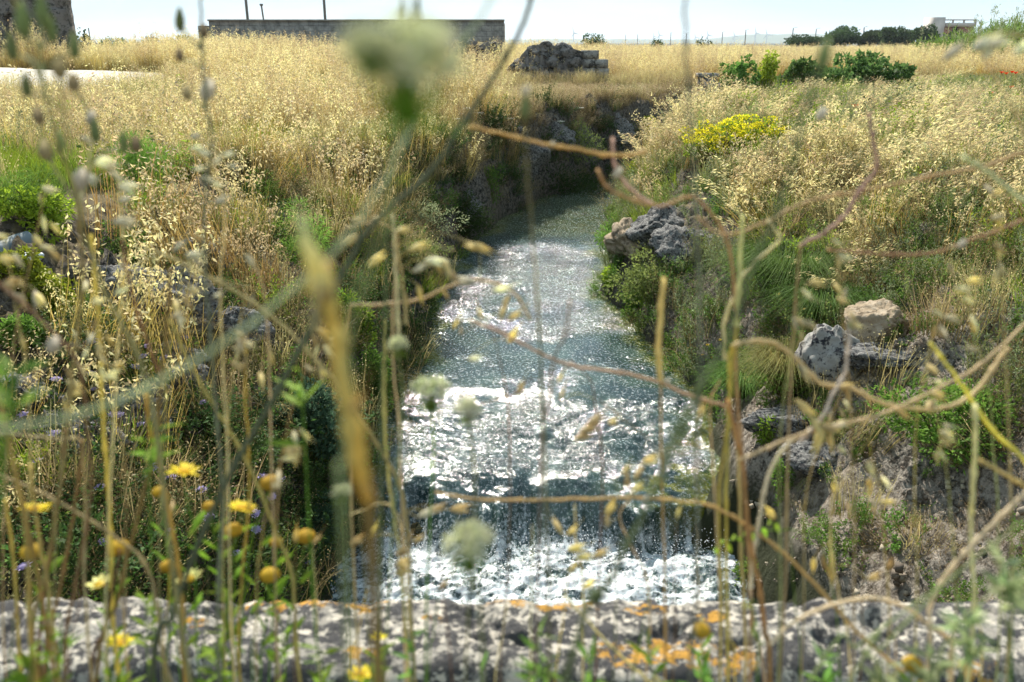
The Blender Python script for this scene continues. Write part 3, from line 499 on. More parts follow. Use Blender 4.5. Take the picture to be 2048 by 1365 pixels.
# ------------------------------------------------------------------ walls, ruins and far buildings
def slab(m, origin, ux, w, h, thick, res, top=None, hole=None, rough=.03, col=(.3, .3, .3), seed=0, ledge=0):
    """a standing rough stone slab; origin = lower left front corner, ux = direction along it; top(s) gives its height, hole(s,z) cuts openings"""
    ux = nrm(ux); nv = np.array([ux[1], -ux[0], 0.]); ns = int(w / res) + 1; nz_ = int(h / res) + 1; s = np.linspace(0, w, ns); z = np.linspace(0, h, nz_); Sg, Zg = np.meshgrid(s, z)
    tp = h if top is None else np.minimum(top(Sg), h); Zc = Zg / h * tp
    base = np.asarray(origin)[None, None] + ux * Sg[..., None] + np.array([0, 0, 1.]) * Zc[..., None]
    f = base + nv * (rough * fbm3(base.reshape(-1, 3) * 3 + seed, 4, .6).reshape(Sg.shape))[..., None]; b = base - nv * thick + nv * (rough * fbm3(base.reshape(-1, 3) * 3 + seed + 50, 4, .6).reshape(Sg.shape))[..., None]
    i = np.arange(ns * nz_).reshape(nz_, ns); o = ns * nz_; inside = np.ones((nz_ - 1, ns - 1), bool)
    if hole is not None: inside = ~hole((Sg[:-1, :-1] + Sg[1:, 1:]) / 2, (Zc[:-1, :-1] + Zc[1:, 1:]) / 2)
    q = []; pad = np.pad(inside, 1)
    for a in range(nz_ - 1):
        for c in range(ns - 1):
            if not inside[a, c]: continue
            A, B, C_, D = i[a, c], i[a, c + 1], i[a + 1, c + 1], i[a + 1, c]; q += [(A, B, C_, D), (o + B, o + A, o + D, o + C_)]
            if not pad[a, c + 1]: q.append((B, A, o + A, o + B))
            if not pad[a + 2, c + 1]: q.append((D, C_, o + C_, o + D))
            if not pad[a + 1, c]: q.append((A, D, o + D, o + A))
            if not pad[a + 1, c + 2]: q.append((C_, B, o + B, o + C_))
    m.add(np.concatenate([f.reshape(-1, 3), b.reshape(-1, 3)]), q, None, col)
def boulder(m, c, r, seed=0, flat=.0, res=3, rough=.28, col=(.3, .3, .3), cut=True, fine=1.0):
    n = 24 * res; u, v = np.meshgrid(np.linspace(0, 2 * np.pi, n, endpoint=False), np.linspace(0, np.pi, n // 2)); d = np.stack([np.sin(v) * np.cos(u), np.sin(v) * np.sin(u), np.cos(v)], -1).reshape(-1, 3)
    p = d.copy()
    if cut:
        rg = np.random.default_rng(seed)
        for _ in range(9):
            nn_ = nrm(rg.normal(size=3)); k = p @ nn_ - rg.uniform(.55, .85); p = p - nn_ * np.maximum(k, 0)[:, None] * .9
    p = p * (1 + rough * fbm3(d * 1.3 + seed * 7.1, 3) + rough * .35 * fine * fbm3(d * 6 + seed, 4, .65))[:, None] * np.asarray(r); i = np.arange((n // 2) * n).reshape(n // 2, n)
    q = [(i[a, b], i[a + 1, b], i[a + 1, (b + 1) % n], i[a, (b + 1) % n]) for a in range(n // 2 - 1) for b in range(n)]; m.add(p + np.asarray(c), q, None, col)
# parapet of the bridge the camera looks over
t = thing('bridge_parapet', (0, 1.3, 0), 'low weathered stone parapet crusted with grey, white and orange lichen across the bottom', 'stone wall')
m = MB(); nx_, prof = 760, []
sx = np.linspace(-4.2, 4.2, nx_); zt = .55; yf, yb = 1.10, 1.330
pf = [(yf - .01, -.4)] + [(yf, z) for z in np.linspace(-.3, zt - .05, 16)] + [(yf + .012, zt - .02), (yf + .03, zt - .003)] + [(y_, zt) for y_ in np.linspace(yf + .05, yb - .04, 44)] + [(yb - .015, zt - .01), (yb, zt - .04)] + [(yb + .01, z) for z in np.linspace(zt - .08, -3.2, 24)]
pf = np.array(pf); Sx, _k = np.meshgrid(sx, np.arange(len(pf))); Yp = pf[:, :1] + 0 * Sx; Zp = pf[:, 1:] + 0 * Sx
topm = sstep(zt - .1, zt, Zp); q3 = np.stack([Sx, Yp, Zp], -1).reshape(-1, 3)
pit = np.clip(-.15 - fbm3(q3 * np.array([13, 13, 10]), 4, .6), 0, 1).reshape(Sx.shape); bmp = fbm3(q3 * 4.5 + 3, 4, .6).reshape(Sx.shape); fi = fbm3(q3 * 40, 3, .7).reshape(Sx.shape)
joint = np.zeros_like(Sx)
for jx in (-2.9, -1.55, .02 - .9, 1.06, 2.6): joint += np.exp(-((Sx - jx - .03 * noise2(Yp * 9, Yp * 0 + jx)) / .009) ** 2)
Zp = Zp + topm * (.012 * bmp - .030 * pit + .004 * fi - .03 * joint - .012 * sstep(.6, 1.06, Sx)); Yp = Yp + (1 - topm) * (-.014 * bmp * np.sign(Yp - 1.3) * -1 + .012 * fi * -1) + .010 * bmp * topm
Zp = Zp + topm * (.03 * np.exp(-((Sx - 1.75) / .28) ** 2) * sstep(.6, 1, (Yp - yf) / (yb - yf)))
i = np.arange(Sx.size).reshape(Sx.shape); m.add(np.stack([Sx, Yp, Zp], -1).reshape(-1, 3), np.stack([i[:-1, :-1], i[:-1, 1:], i[1:, 1:], i[1:, :-1]], -1).reshape(-1, 4))
po = m.build('coping', M_parapet, t, smooth=True)
lich = 0 * Sx
for (lx, ly, lr, lry) in [(600, 1196, .14, .05), (730, 1196, .07, .05), (1080, 1198, .14, .045), (1330, 1300, .17, .045), (1440, 1318, .11, .04), (1290, 1215, .05, .02), (1430, 1235, .04, .02), (860, 1235, .03, .02), (390, 1250, .03, .02), (720, 1300, .05, .02), (1960, 1330, .05, .03)]:
    q = PG(lx, ly, .55); lich = np.maximum(lich, .72 * np.exp(-((Sx - q[0]) / lr) ** 2 - ((Yp - q[1]) / lry) ** 2))
at_ = po.data.attributes.new('lich', 'FLOAT', 'POINT'); at_.data.foreach_set('value', lich.ravel())
# long farm wall
M_farm = brickmat('farm wall blocks', (.20, .19, .175), (.25, .235, .21), (.14, .13, .12), .5, .25, .012)
t = thing('farm_wall', (-7, 46, 0), 'long grey block wall of a farm yard standing behind the tall oats', 'wall')
m = MB(); xl, xr = (435 - 1024) / FPX * 44.4, (1008 - 1024) / FPX * 44.4; m.box((xl, 46, -.3), (xr, 46.35, 2.50)); m.build('wall', M_farm, t)
m = MB(); m.box((xl - .04, 45.93, 2.50), (xr + .04, 46.40, 2.585)); m.build('coping', plainmat('coping', (.21, .20, .18), .9, .35, 3), t)
m = MB(); m.box((xl - .58, 46.02, -.3), (xl - .002, 46.32, 2.28)); m.box((xr - .30, 46.351, -.3), (xr, 56, 2.50)); m.build('end_wall', M_farm, t)

# yellow flowered tuft on wall handled with plants below
# ruined farmhouse at the left edge
t = thing('ruined_farmhouse', (-16.5, 32, 0), 'dark rough stone ruin with an arched opening at the top left edge', 'ruin')
uw = lambda px, zc: (px - 1024) / FPX * zc
zc0 = 31.; x1 = uw(152, zc0); x0 = x1 - 10; w_ = x1 - x0; yb0 = (zc0 - 1.0) / math.cos(PITCH) * .985 + .6
ax = uw(46, zc0) - x0
top = lambda s: 3.2 + .7 * sstep(.4, 1.6, w_ - s) + .35 * sstep(2.2, 3.5, w_ - s) + .10 * noise2(s * 3.1, 0 * s) - .22 * sstep(.45, 0, w_ - s)
hole = lambda s, z: ((np.abs(s - ax) < .30) & (z < 2.15) & (z > .9)) | ((np.hypot((s - ax), (z - 2.15)) < .30) & (z >= 2.15))
m = MB(); slab(m, (x0, yb0, 0), (1, .06, 0), w_, 4.4, .55, .1, top, hole, .06); m.build('wall', M_oldwall, t)
m = MB(); slab(m, (x1 - .03, yb0 + .62, 0), (-.66, 1, 0), 5, 3.2, .5, .12, lambda s: 2.6 - .12 * s + .12 * noise2(s * 3, 0 * s), None, .06); m.build('side_wall', M_oldwall, t)
m = MB(); slab(m, (x0 - 3.6, yb0 + 4.5, 0), (1, 0, 0), w_ - .3, 3.4, .5, .16, lambda s: 2.9 + .2 * noise2(s * 3, 0 * s), None, .06); m.build('rear_wall', M_oldwall, t)
# rubble walls
def rubble(name, px0, px1, ptop, zc, label, n, seed, hbase=0., peak=None):
    xa, xb = uw(px0, zc), uw(px1, zc); y = (zc - 1.5 * math.sin(PITCH)) / math.cos(PITCH); th = 1.5 + (90 - ptop) / FPX * zc / math.cos(R(16))
    t = thing(name, ((xa + xb) / 2, y, 0), label, 'rubble wall'); rg = np.random.default_rng(seed); m = MB()
    for k in range(n):
        s = rg.random(); hh = th * (1 if peak is None else np.interp(s, *peak)); z = rg.random() ** .8 * hh; r = rg.uniform(.10, .24)
        boulder(m, (xa + (xb - xa) * s, y + rg.normal(0, .22) * (1.3 - z / th), z - .12), (r * rg.uniform(.9, 1.5), r, r * rg.uniform(.6, 1)), seed * 100 + k, res=1, rough=.25)
    for k in range(int((xb - xa) / .25)):
        s = (k + .5) / ((xb - xa) / .25); hh = th * (1 if peak is None else np.interp(s, *peak)); boulder(m, (xa + (xb - xa) * s, y, hh * .42), (.22, .25, hh * .50), seed * 99 + k, res=1, rough=.15)
    m.build('stones', M_oldwall, t, smooth=False); m = MB(); slab(m, (xa, y - .12, -.2), (1, 0, 0), xb - xa, th + .3, .5, .09, lambda s: .12 + th * (1 if peak is None else np.interp(s / (xb - xa), *peak)) * (1 + .05 * np.floor(3 * noise2(s * 1.9, 0 * s + seed))), None, .07); m.build('wall', M_oldwall, t); return t
rubble('rubble_wall', 868, 1005, 84, 33.5, 'low dark rubble wall half hidden by oats below the right end of the farm wall', 80, 3)
rubble('stone_ruin', 1032, 1162, 84, 27.5, 'collapsed mound of dark rubble overgrown with oats left of the stepped blocks', 120, 4, peak=([0, .3, .5, .75, 1], [.62, .98, 1.0, .9, .82]))
t = thing('block_stack', (2.7, 27, 0), 'stack of squared grey tuff blocks stepping down at the end of the ruin', 'stone blocks')
M_blk = rockmat('tuff block', (.20, .185, .165), (.07, .065, .06), (.3, .28, .25), .35, .3, .8)
zc = 27.5; yk = (zc - .5) / math.cos(PITCH)
rgb = np.random.default_rng(2)
for (pa, pb, pt, pbm) in [(1163, 1196, 101, 118), (1160, 1188, 118.6, 135), (1189, 1215, 119, 136), (1162, 1190, 136, 155), (1191, 1217, 137, 156), (1160, 1216, 156.6, 192)]:
    ZT = P(1024, pt, zc)[2] - .0; ZB = P(1024, pbm, zc)[2]; m = MB(); w2_ = uw(pb, zc) - uw(pa, zc); d_ = .30 + .03 * rgb.random()
    m.box((uw(pa, zc), yk, ZB), (uw(pb, zc) - .01, yk + .45 + d_, ZT)); m.build('block', M_blk, t)
# short post of stacked blocks further right
q = PG(1415, 205); t = thing('stone_post', q, 'short square stone post among oats beside the green fig shrub', 'stone post'); m = MB(); m.box(q + [-.28, 0, -.3], q + [.25, .4, .75]); m.build('block', M_blk, t); m = MB(); m.box(q + [-.34, -.05, .752], q + [.31, .45, .86]); m.build('cap', M_blk, t)
# far brick building
M_brick = brickmat('red brick', (.36, .13, .075), (.42, .17, .10), (.35, .30, .27), .5, .25, .02); M_conc = plainmat('concrete', (.45, .40, .36), .9, .15, .6)
zc = 255.; yy0 = zc / math.cos(PITCH) * 1.0
yy0 = 262.
def bx(m, xa, xb, ya, yb_, dy0=0, dy1=8):
    X_ = lambda px: (px - 1024) / FPX * yy0 * math.cos(PITCH) * 1.0
    Zf = lambda py: 1.5 + yy0 * math.tan(math.atan((682.5 - py) / FPX) - PITCH); k = 1 / math.cos(R(17)) * 0 + 1
    sc_ = (yy0 * math.cos(PITCH) + 0) / FPX
    zc_ = lambda py: yy0 * math.cos(PITCH) - (Zf(py) - 1.5) * math.sin(PITCH)
    m.box(((xa - 1024) / FPX * zc_(80), yy0 + dy0, Zf(yb_)), ((xb - 1024) / FPX * zc_(80), yy0 + dy1, Zf(ya)))
t = thing('brick_building', ((1903 - 1024) / FPX * 250, yy0 + 4, 0), 'unfinished red brick building with an open concrete frame on its roof behind the trees', 'building')
m = MB(); bx(m, 1864, 1902, 54, 92, .3, 8); bx(m, 1918, 1945, 54, 92, .3, 8); bx(m, 1902, 1918, 66, 92, .3, 8); m.build('wall', M_brick, t)
m = MB(); bx(m, 1858, 1880, 35, 92, -1.5, 5); m.build('stair_tower', M_conc, t)
m = MB(); bx(m, 1880.2, 1947, 46, 53.7, -.2, 8.3); bx(m, 1860, 1947, 70, 73, -.1, .28); m.build('floor_slab', M_conc, t)
m = MB(); bx(m, 1880.2, 1947, 39, 41.2, -.2, 1.0); bx(m, 1944.5, 1947, 41.3, 45.9, -.2, .6); bx(m, 1900, 1902, 41.3, 45.9, -.1, .5); bx(m, 1922, 1924, 41.3, 45.9, -.1, .5); m.build('roof_frame', M_conc, t)
m = MB(); bx(m, 1902.2, 1917.8, 54.2, 65.8, 2.0, 2.4); m.build('window', plainmat('dark opening', (.03, .03, .035), .8), t)
# poles and wires
M_pole = plainmat('pole metal', (.12, .115, .11), .6, .2, 3); M_wire = plainmat('wire', (.08, .08, .08), .6)
def pole(px, ytop_z, D, r, label, lean=0):
    x = (px - 1024) / FPX * (D * math.cos(PITCH) - 1.0); t = thing('utility_pole', (x, D, 0), label, 'pole'); m = MB(); m.tube([(x, D, -.5), (x + lean, D, ytop_z)], [r, r * .8], 10); m.build('shaft', M_pole, t)
    m = MB(); m.box((x + lean - .3, D - .04, ytop_z), (x + lean + .3, D + .04, ytop_z + .08)); m.build('crossarm', M_pole, t); return np.array([x + lean, D, ytop_z])
a1 = pole(490.5, 8.5, 62, .10, 'left of two tall thin poles rising behind the farm wall'); a2 = pole(647, 8.3, 62, .10, 'right of two tall thin poles rising behind the farm wall')
x = (541 - 1024) / FPX * 58; t = thing('fence_post', (x, 60, 0), 'short leaning post sticking up above the farm wall between the tall poles', 'post'); m = MB(); m.tube([(x + .25, 60, 0), (x, 60, 3.75)], .055, 8); m.build('shaft', M_pole, t); m = MB(); m.box((x - .09, 59.9, 3.75), (x + .09, 60.1, 3.87)); m.build('cap', M_pole, t)
def wire(a, b, sag, r=.012):
    s = np.linspace(0, 1, 30)[:, None]; return a + (b - a) * s - np.array([0, 0, 1.]) * sag * 4 * s * (1 - s)
t = thing('power_line', (a1 + a2) / 2, 'thin cables sagging from the right hand pole above the farm wall', 'cable'); m = MB()
m.tube(wire(a1 + [0, 0, .1], a2 + [0, 0, .1], 3.75), .014, 4); m.build('cable', M_wire, t); m = MB(); m.tube(wire(a2 + [.25, 0, .1], a2 + [-4.5, 1, -3.1], 1.2), .012, 4); m.build('cable', M_wire, t); m = MB(); m.tube(wire(a1 + [-.2, 0, .1], a1 + [-30, 4, -.4], 2.6), .012, 4); m.build('cable', M_wire, t)
x = (200 - 1024) / FPX * 56; t = thing('thin_post', (x, 58, 0), 'thin dark post on the horizon right of the ruined farmhouse', 'post'); m = MB(); m.tube([(x, 58, 0), (x, 58, 2.35)], .035, 6); m.build('shaft', M_pole, t)
# wind turbines and lamp posts
M_backlit = plainmat('backlit grey', (.40, .42, .44), .5, .05)  # turbines' backlit shade is put into the base colour as an even grey
def turbine():
    t = thing('wind_turbine', (0, 0, 0), '-', 'wind turbine', 'wind turbines on the horizon'); m = MB(); m.tube([(0, 0, 0), (0, 0, 60)], [2.8, 1.8], 10); m.build('tower', M_backlit, t)
    m = MB(); m.box((-1.5, -3.5, 60), (1.5, 4, 63)); m.build('nacelle', M_backlit, t)
    for k in range(3):
        a = R(90 + 120 * k + 20); m = MB(); d = np.array([math.cos(a), 0, math.sin(a)]); c = np.array([0, -4.2, 61.5]); n_ = np.array([-math.sin(a), 0, math.cos(a)])
        m.strips(c[None], (c + d * 33)[None], (c + d * 10 + n_ * .6)[None], 5.5, (.6, .6, .6), (.6, .6, .6), side=n_[None]); m.build('blade', M_backlit, t)
    return t
tb = turbine(); D = 4300.
lab = ['wind turbine standing alone just right of the stone ruin', 'left of two wind turbines close together right of the dark round bush', 'right of two wind turbines close together right of the dark round bush', 'wind turbine left of the flowering stalk on the horizon', 'small wind turbine right behind the thin blurred stalk', 'wind turbine midway between the lamp posts above the meadow', 'tallest looking wind turbine left of the blue ridge', 'wind turbine nearest the blue tree covered ridge']
for k, (px, s_, rz) in enumerate([(1147, 1.0, .5), (1307, .75, .3), (1318, .85, .1), (1391, .7, -.3), (1415, .85, .2), (1468, .8, .1), (1510, 1.0, .4), (1533, .9, -.2)]):
    loc = ((px - 1024) / FPX * D * math.cos(PITCH), D, -20); c = tb if k == 0 else copy_tree(tb, loc); c.location = loc; c.scale = (s_, s_, s_); c.rotation_euler = (0, 0, rz); c['label'] = lab[k]
def lamp():
    t = thing('street_lamp', (0, 0, 0), '-', 'street lamp', 'street lamps along the far road'); m = MB(); m.tube([(0, 0, -1), (0, 0, 8.6), (.0, 0, 9)], [.32, .24], 8); m.build('post', M_pole, t)
    m = MB(); m.tube([(0, 0, 8.95), (.5, 0, 9.25), (1.1, 0, 9.35)], .07, 6); m.build('arm', M_pole, t); m = MB(); m.box((1.0, -.25, 9.25), (2.0, .25, 9.42)); m.build('lamp_head', M_pole, t); return t
lm = lamp()
lab = ['lamp post by the dark bush right of the stone ruin', 'second lamp post right of the stone ruin', 'lamp post behind the flowering stalk on the horizon', 'lamp post just behind the thin blurred vertical stalk', 'lamp post between two wind turbines left of the blue ridge', 'lamp post left of the tallest wind turbine', 'lamp post in front of the low blue ridge', 'lamp post left of the dense pine clump', 'lamp post standing inside the gap of the pines', 'lamp post by the pines next to the brick building']
for k, (px, py) in enumerate([(1251, 74), (1275, 72), (1341, 68), (1372, 70), (1444, 67), (1490, 62), (1584, 58), (1630, 60), (1725, 56), (1838, 52)]):
    D = 9.5 / ((90 - py) / FPX / math.cos(R(17)) ** 1); D = min(D, 900); loc = ((px - 1024) / FPX * D * math.cos(PITCH), D, -.4); c = lm if k == 0 else copy_tree(lm, loc); c.location = loc; c['label'] = lab[k]; c.rotation_euler = (0, 0, .4 * (k % 3 - 1))
# hills at the horizon
M_hill = plainmat('wooded hills', (.05, .075, .03), .95, .3, .004)
hx = np.linspace(-9000, 9000, 900); hy = np.linspace(0, 1, 14)
Xh, Yh = np.meshgrid(hx, hy); ridge = 14 + 10 * np.clip(fbm2(Xh * .0012, 0 * Xh, 4), -.8, 1) + 34 * np.exp(-((Xh - 1880) / 330) ** 2) * (1 + .15 * noise2(Xh * .02, 0 * Xh)) + 18 * np.exp(-((Xh - 1500) / 200) ** 2) + 3 * noise2(Xh * .03, Xh * 0) 
Zh = -10 + (ridge + 14) * np.sin(np.clip(Yh, 0, 1) * np.pi) ; ht = grid_mesh('hills', Xh, 5300 + Yh * 900 + 0 * Xh, Zh, M_hill); tag(ht, kind='structure')
# ------------------------------------------------------------------ trees and shrubs
def crown(m, c, r, n, ls, col, blobs=9, seed=0, hang=0., var=.25, lw=.6, shell=.5):
    rg = np.random.default_rng(seed); c = np.asarray(c, float); r = np.asarray(r, float)
    bc = rg.normal(0, .42 if blobs < 24 else .6, (blobs, 3)); bc = bc / np.maximum(1, np.linalg.norm(bc, axis=1) / (.75 if blobs < 24 else .95))[:, None]; br = rg.uniform(.28, .55, blobs) if blobs < 24 else rg.uniform(.10, .26, blobs)
    k = rg.integers(0, blobs, n); d = nrm(rg.normal(size=(n, 3))); rad = br[k] * (shell + (1 - shell) * rg.random(n)) ** .6 * (1 + .25 * rg.normal(size=n) * .5); p = (bc[k] + d * rad[:, None]) * r + c
    dd = d + rg.normal(0, .7, (n, 3)); dd[:, 2] -= hang; nn_ = rg.normal(0, .7, (n, 3)) + d; tint = rg.uniform(.75, 1.25, blobs)[k][:, None]
    m.leaves(p, dd, nn_, ls * rg.uniform(.6, 1.3, n), ls * lw * rg.uniform(.7, 1.2, n), np.clip(np.asarray(col) * tint * (1 + rg.normal(0, var * .5, (n, 1))), .004, .9))
    return bc * r + c
def tree(name, x, y, h, w, n, ls, col, label, cat, seed, group=None, th=.3, z0=-.1, ry=None):
    t = thing(name, (x, y, z0), label, cat, group); m = MB(); bc = crown(m, (x, y, z0 + h * (.5 + th / 2)), (w / 2 * 1.05, (ry or w / 2) * 1.05, h * (1 - th) / 2 * 1.0), n, ls, col, 14, seed); m.build('crown', M_leaf, t)
    m = MB(); m.tube([(x, y, z0 - .3), (x + w * .02, y, z0 + h * .3), (x, y, z0 + h * .65)], [w * .045, w * .03, w * .015], 8, (.12, .09, .06))
    for q in bc[:6]: m.tube([(x, y, z0 + h * .3), ((x + q[0]) / 2 + .02 * w, (y + q[1]) / 2, (z0 + h * .35 + q[2]) / 2), q], [w * .02, w * .006], 5, (.12, .09, .06))
    m.build('trunk', M_bark, t); return t
C_PINE = np.array([.045, .075, .028])
def horizon_tree(px0, px1, py, D, *a, **k):
    x = ((px0 + px1) / 2 - 1024) / FPX * D * math.cos(PITCH); w = (px1 - px0) / FPX * D * math.cos(PITCH); h = 1.6 + (86 - py) / FPX * D * 1.0; return tree('pine_tree' if not k.get('nm') else k.pop('nm'), x, D, h, w, *a, **k)
gp_ = 'dark trees in front of the far brick building'
horizon_tree(1658, 1722, 57, 210, 4200, .62, C_PINE, 'leftmost dense round pine of the dark tree belt', 'pine tree', 11, gp_, th=.1)
horizon_tree(1716, 1768, 62, 225, 3600, .62, C_PINE * .9, 'second dense pine from the left in the dark tree belt', 'pine tree', 12, gp_, th=.1)
horizon_tree(1752, 1806, 58, 215, 3600, .62, C_PINE * 1.1, 'broad pine in the middle of the dark tree belt', 'pine tree', 13, gp_, th=.1)
horizon_tree(1800, 1832, 64, 220, 2400, .55, C_PINE, 'small spiky tree between the broad pines and the brick building', 'tree', 14, gp_, th=.08)
horizon_tree(1826, 1868, 56, 205, 3000, .55, C_PINE * 1.1, 'dark conifer just left of the brick building', 'tree', 15, gp_, th=.08)
horizon_tree(1888, 1945, 68, 200, 3000, .5, C_PINE * .8, 'dark bushy tree in front of the brick building', 'tree', 16, gp_, th=.05)
horizon_tree(1163, 1216, 71, 95, 1400, .28, C_PINE * 1.2, 'round dark bush on the horizon right of the stone ruin', 'bush', 17, nm='round_bush', th=.05)
horizon_tree(1570, 1655, 75, 190, 3200, .5, C_PINE * .9, 'low wide dark tree left of the pine belt', 'tree', 18, nm='low_tree', th=.05)
horizon_tree(1295, 1330, 81, 120, 700, .3, C_PINE * 1.2, 'small dark bush on the horizon below the pair of turbines', 'bush', 19, nm='small_bush', th=.05)
horizon_tree(1395, 1428, 76, 100, 500, .25, C_PINE * 1.3, 'thin dark shrub on the horizon behind the meadow edge', 'bush', 20, nm='small_bush', th=.05)
lt = [(150, 182, 70, 'dark bush against the right side of the ruined farmhouse'), (182, 235, 82, 'low dark tree left of the centre of the left horizon'), (228, 275, 79, 'rounded dark tree near the middle of the left horizon'), (275, 330, 80, 'wide dark tree right of the middle of the left horizon'), (330, 362, 83, 'small dark tree at the right end of the left horizon line'), (352, 388, 74, 'brown green shrub left of the farm wall')]
for k, (a_, b_, c_, l_) in enumerate(lt): horizon_tree(a_, b_, c_, 90 if 0 < k < 5 else 40, 1100, .28 if 0 < k < 5 else .14, C_PINE * 1.5, l_, 'tree' if 0 < k < 5 else 'bush', 30 + k, 'dark trees on the left horizon' if 0 < k < 5 else None, nm='dark_tree' if 0 < k < 5 else 'dark_bush', th=.05)
# reeds at the right edge
t = thing('giant_reed_clump', (24, 44, 0), 'tall green reeds with feathery plumes at the right edge of the horizon', 'reeds'); m = MB(); n = 2200
bx_, by_ = rng.uniform(21.0, 31, n), rng.uniform(40, 47, n); hh = (1.45 + .9 * sstep(21, 25, bx_)) * rng.uniform(.75, 1.12, n); b_ = np.stack([bx_, by_, 0 * bx_], 1); tp = b_ + np.stack([rng.normal(0, .25, n), rng.normal(0, .2, n), hh], 1); m.strips(b_, tp, (b_ + tp) / 2, .03, C_OLIVE, C_GREEN); m.build('stems', M_leaf, t)
m = MB(); n2_ = 9; tt_ = rng.random((n, n2_)) * .8 + .2; pl = (b_[:, None] + (tp - b_)[:, None] * tt_[..., None]).reshape(-1, 3); d = rng.normal(0, 1, (len(pl), 3)); d[:, 2] = np.abs(d[:, 2]) * .5 + .2; e = pl + nrm(d) * .55 - [0, 0, .08]; m.strips(pl, e, (pl + e) / 2 + [0, 0, .12], .05, jit(C_GREEN * 1.1, len(pl), .2), jit(C_GREEN * 1.6, len(pl), .2)); m.build('leaves', M_leaf, t)
k = rng.random(n) < .05; m = MB(); q = tp[k]; m.strips(b_[k] + [0, 0, 1.], q + [0, 0, .5], q, .03, C_OLIVE, C_STRAW); q = np.repeat(q, 22, 0) + rng.normal(0, 1, (k.sum() * 22, 3)) * [.06, .06, .16] + [0, 0, .4]; m.leaves(q, rng.normal(0, .4, q.shape) + [0, 0, 1], rng.normal(size=q.shape), .13, .03, jit(C_GREY * 1.3, len(q))); m.build('plumes', M_grass, t)
# ------------------------------------------------------------------ boulders and litter
def rock(px, py, r, label, mat, seed, name='boulder', up=.3, rough=.28, cut=True, rz=0, dz=0, fine=1.):
    q = PG(px, py); t = MB(); boulder(t, q + [0, r[1] * .6, r[2] * up + dz], r, seed, res=4, rough=rough, cut=cut, fine=fine); o = t.build(name, mat, smooth=True); return tag(o, label, 'rock')
rock(245, 625, (.36, .3, .26), 'pitted grey boulder in the weeds of the left bank, upper one of two', M_rock, 1)
rock(345, 690, (.42, .3, .36), 'dark pitted boulder lower down the left bank below the first', M_rock, 2)
rock(395, 560, (.3, .3, .28), 'dark rock half buried right behind the pitted grey boulder', M_rock, 13)
rock(250, 880, (.34, .28, .24), 'grey pitted rock among the purple scabious low on the left bank', M_rock, 51)
rock(120, 940, (.36, .28, .22), 'dark rock at the lower left behind the yellow daisies', M_rock, 52)
rock(330, 800, (.30, .25, .26), 'weathered rock below the dark pitted boulder on the left bank', M_rock, 53)
rock(470, 700, (.26, .22, .22), 'small dark rock right of the dark pitted boulder on the left bank', M_rock, 54)
rock(30, 850, (.30, .22, .2), 'grey rock at the left edge beneath the pale green stalk', M_rock, 55)
rock(1690, 765, (.30, .26, .34), 'pale boulder with black spots lying on the right slope', M_pale, 3, fine=.6)
rock(1762, 750, (.42, .3, .12), 'flat grey slab below the tan stone and beside the spotted boulder', M_rock, 5, name='flat_rock')
rock(1750, 712, (.30, .24, .24), 'angular tan stone leaning on the spotted boulder', M_tan, 4, up=.75, rough=.2)
rock(1335, 470, (.42, .5, .34), 'rounded grey outcrop at the top of the right bank beside the water', M_rock, 6, name='rock_outcrop', up=.1)
rock(1380, 525, (.46, .5, .30), 'cracked grey outcrop below the rounded one on the right bank', M_rock, 7, name='rock_outcrop', up=.1)
rock(1260, 500, (.3, .5, .3), 'smooth tan rock face right at the water edge of the right bank', M_tan, 17, name='rock_outcrop', up=.1)
rock(1588, 315, (.26, .25, .16), 'pale stone behind the yellow blossoms on the right slope', M_pale, 8)
rock(1650, 950, (.3, .22, .14), 'grey stone bedded in the bare earth low on the right slope', M_rock, 9, up=0)
rock(1590, 870, (.36, .24, .14), 'broad weathered stone above the bare earth of the right slope', M_rock, 10, up=0)
for k, (px, py, a_, l_) in enumerate([(1050, 330, .75, 'dark pitted cliff rock below the brown turf, left of centre'), (1110, 285, .6, 'rough dark cliff rock just under the turf edge'), (1230, 270, .75, 'dark rock near the right end of the far cliff'), (1030, 285, .5, 'small dark rock at the left end of the cliff top'), (700, 400, .5, 'shadowed rock at the rim of the left bank'), (930, 430, .55, 'dark rock low on the cliff above the left water edge')]):
    rock(px, py, (a_ * .75, a_ * .6, a_ * .7), l_, M_rock, 20 + k, name='cliff_rock', up=-.1)
for k, (px, py, r_, l_) in enumerate([(1830, 130, .5, 'dark stone heap under the far right grass'), (1785, 118, .45, 'grey rocks right of the green fig shrub'), (1815, 165, .5, 'dark rock in a gap of the far right grass'), (1850, 160, .4, 'low rock right of the dark gap in the grass')]):
    rock(px, py, (r_ * 1.4, r_, r_ * .8), l_, M_rock, 40 + k, name='field_rock', up=.5)
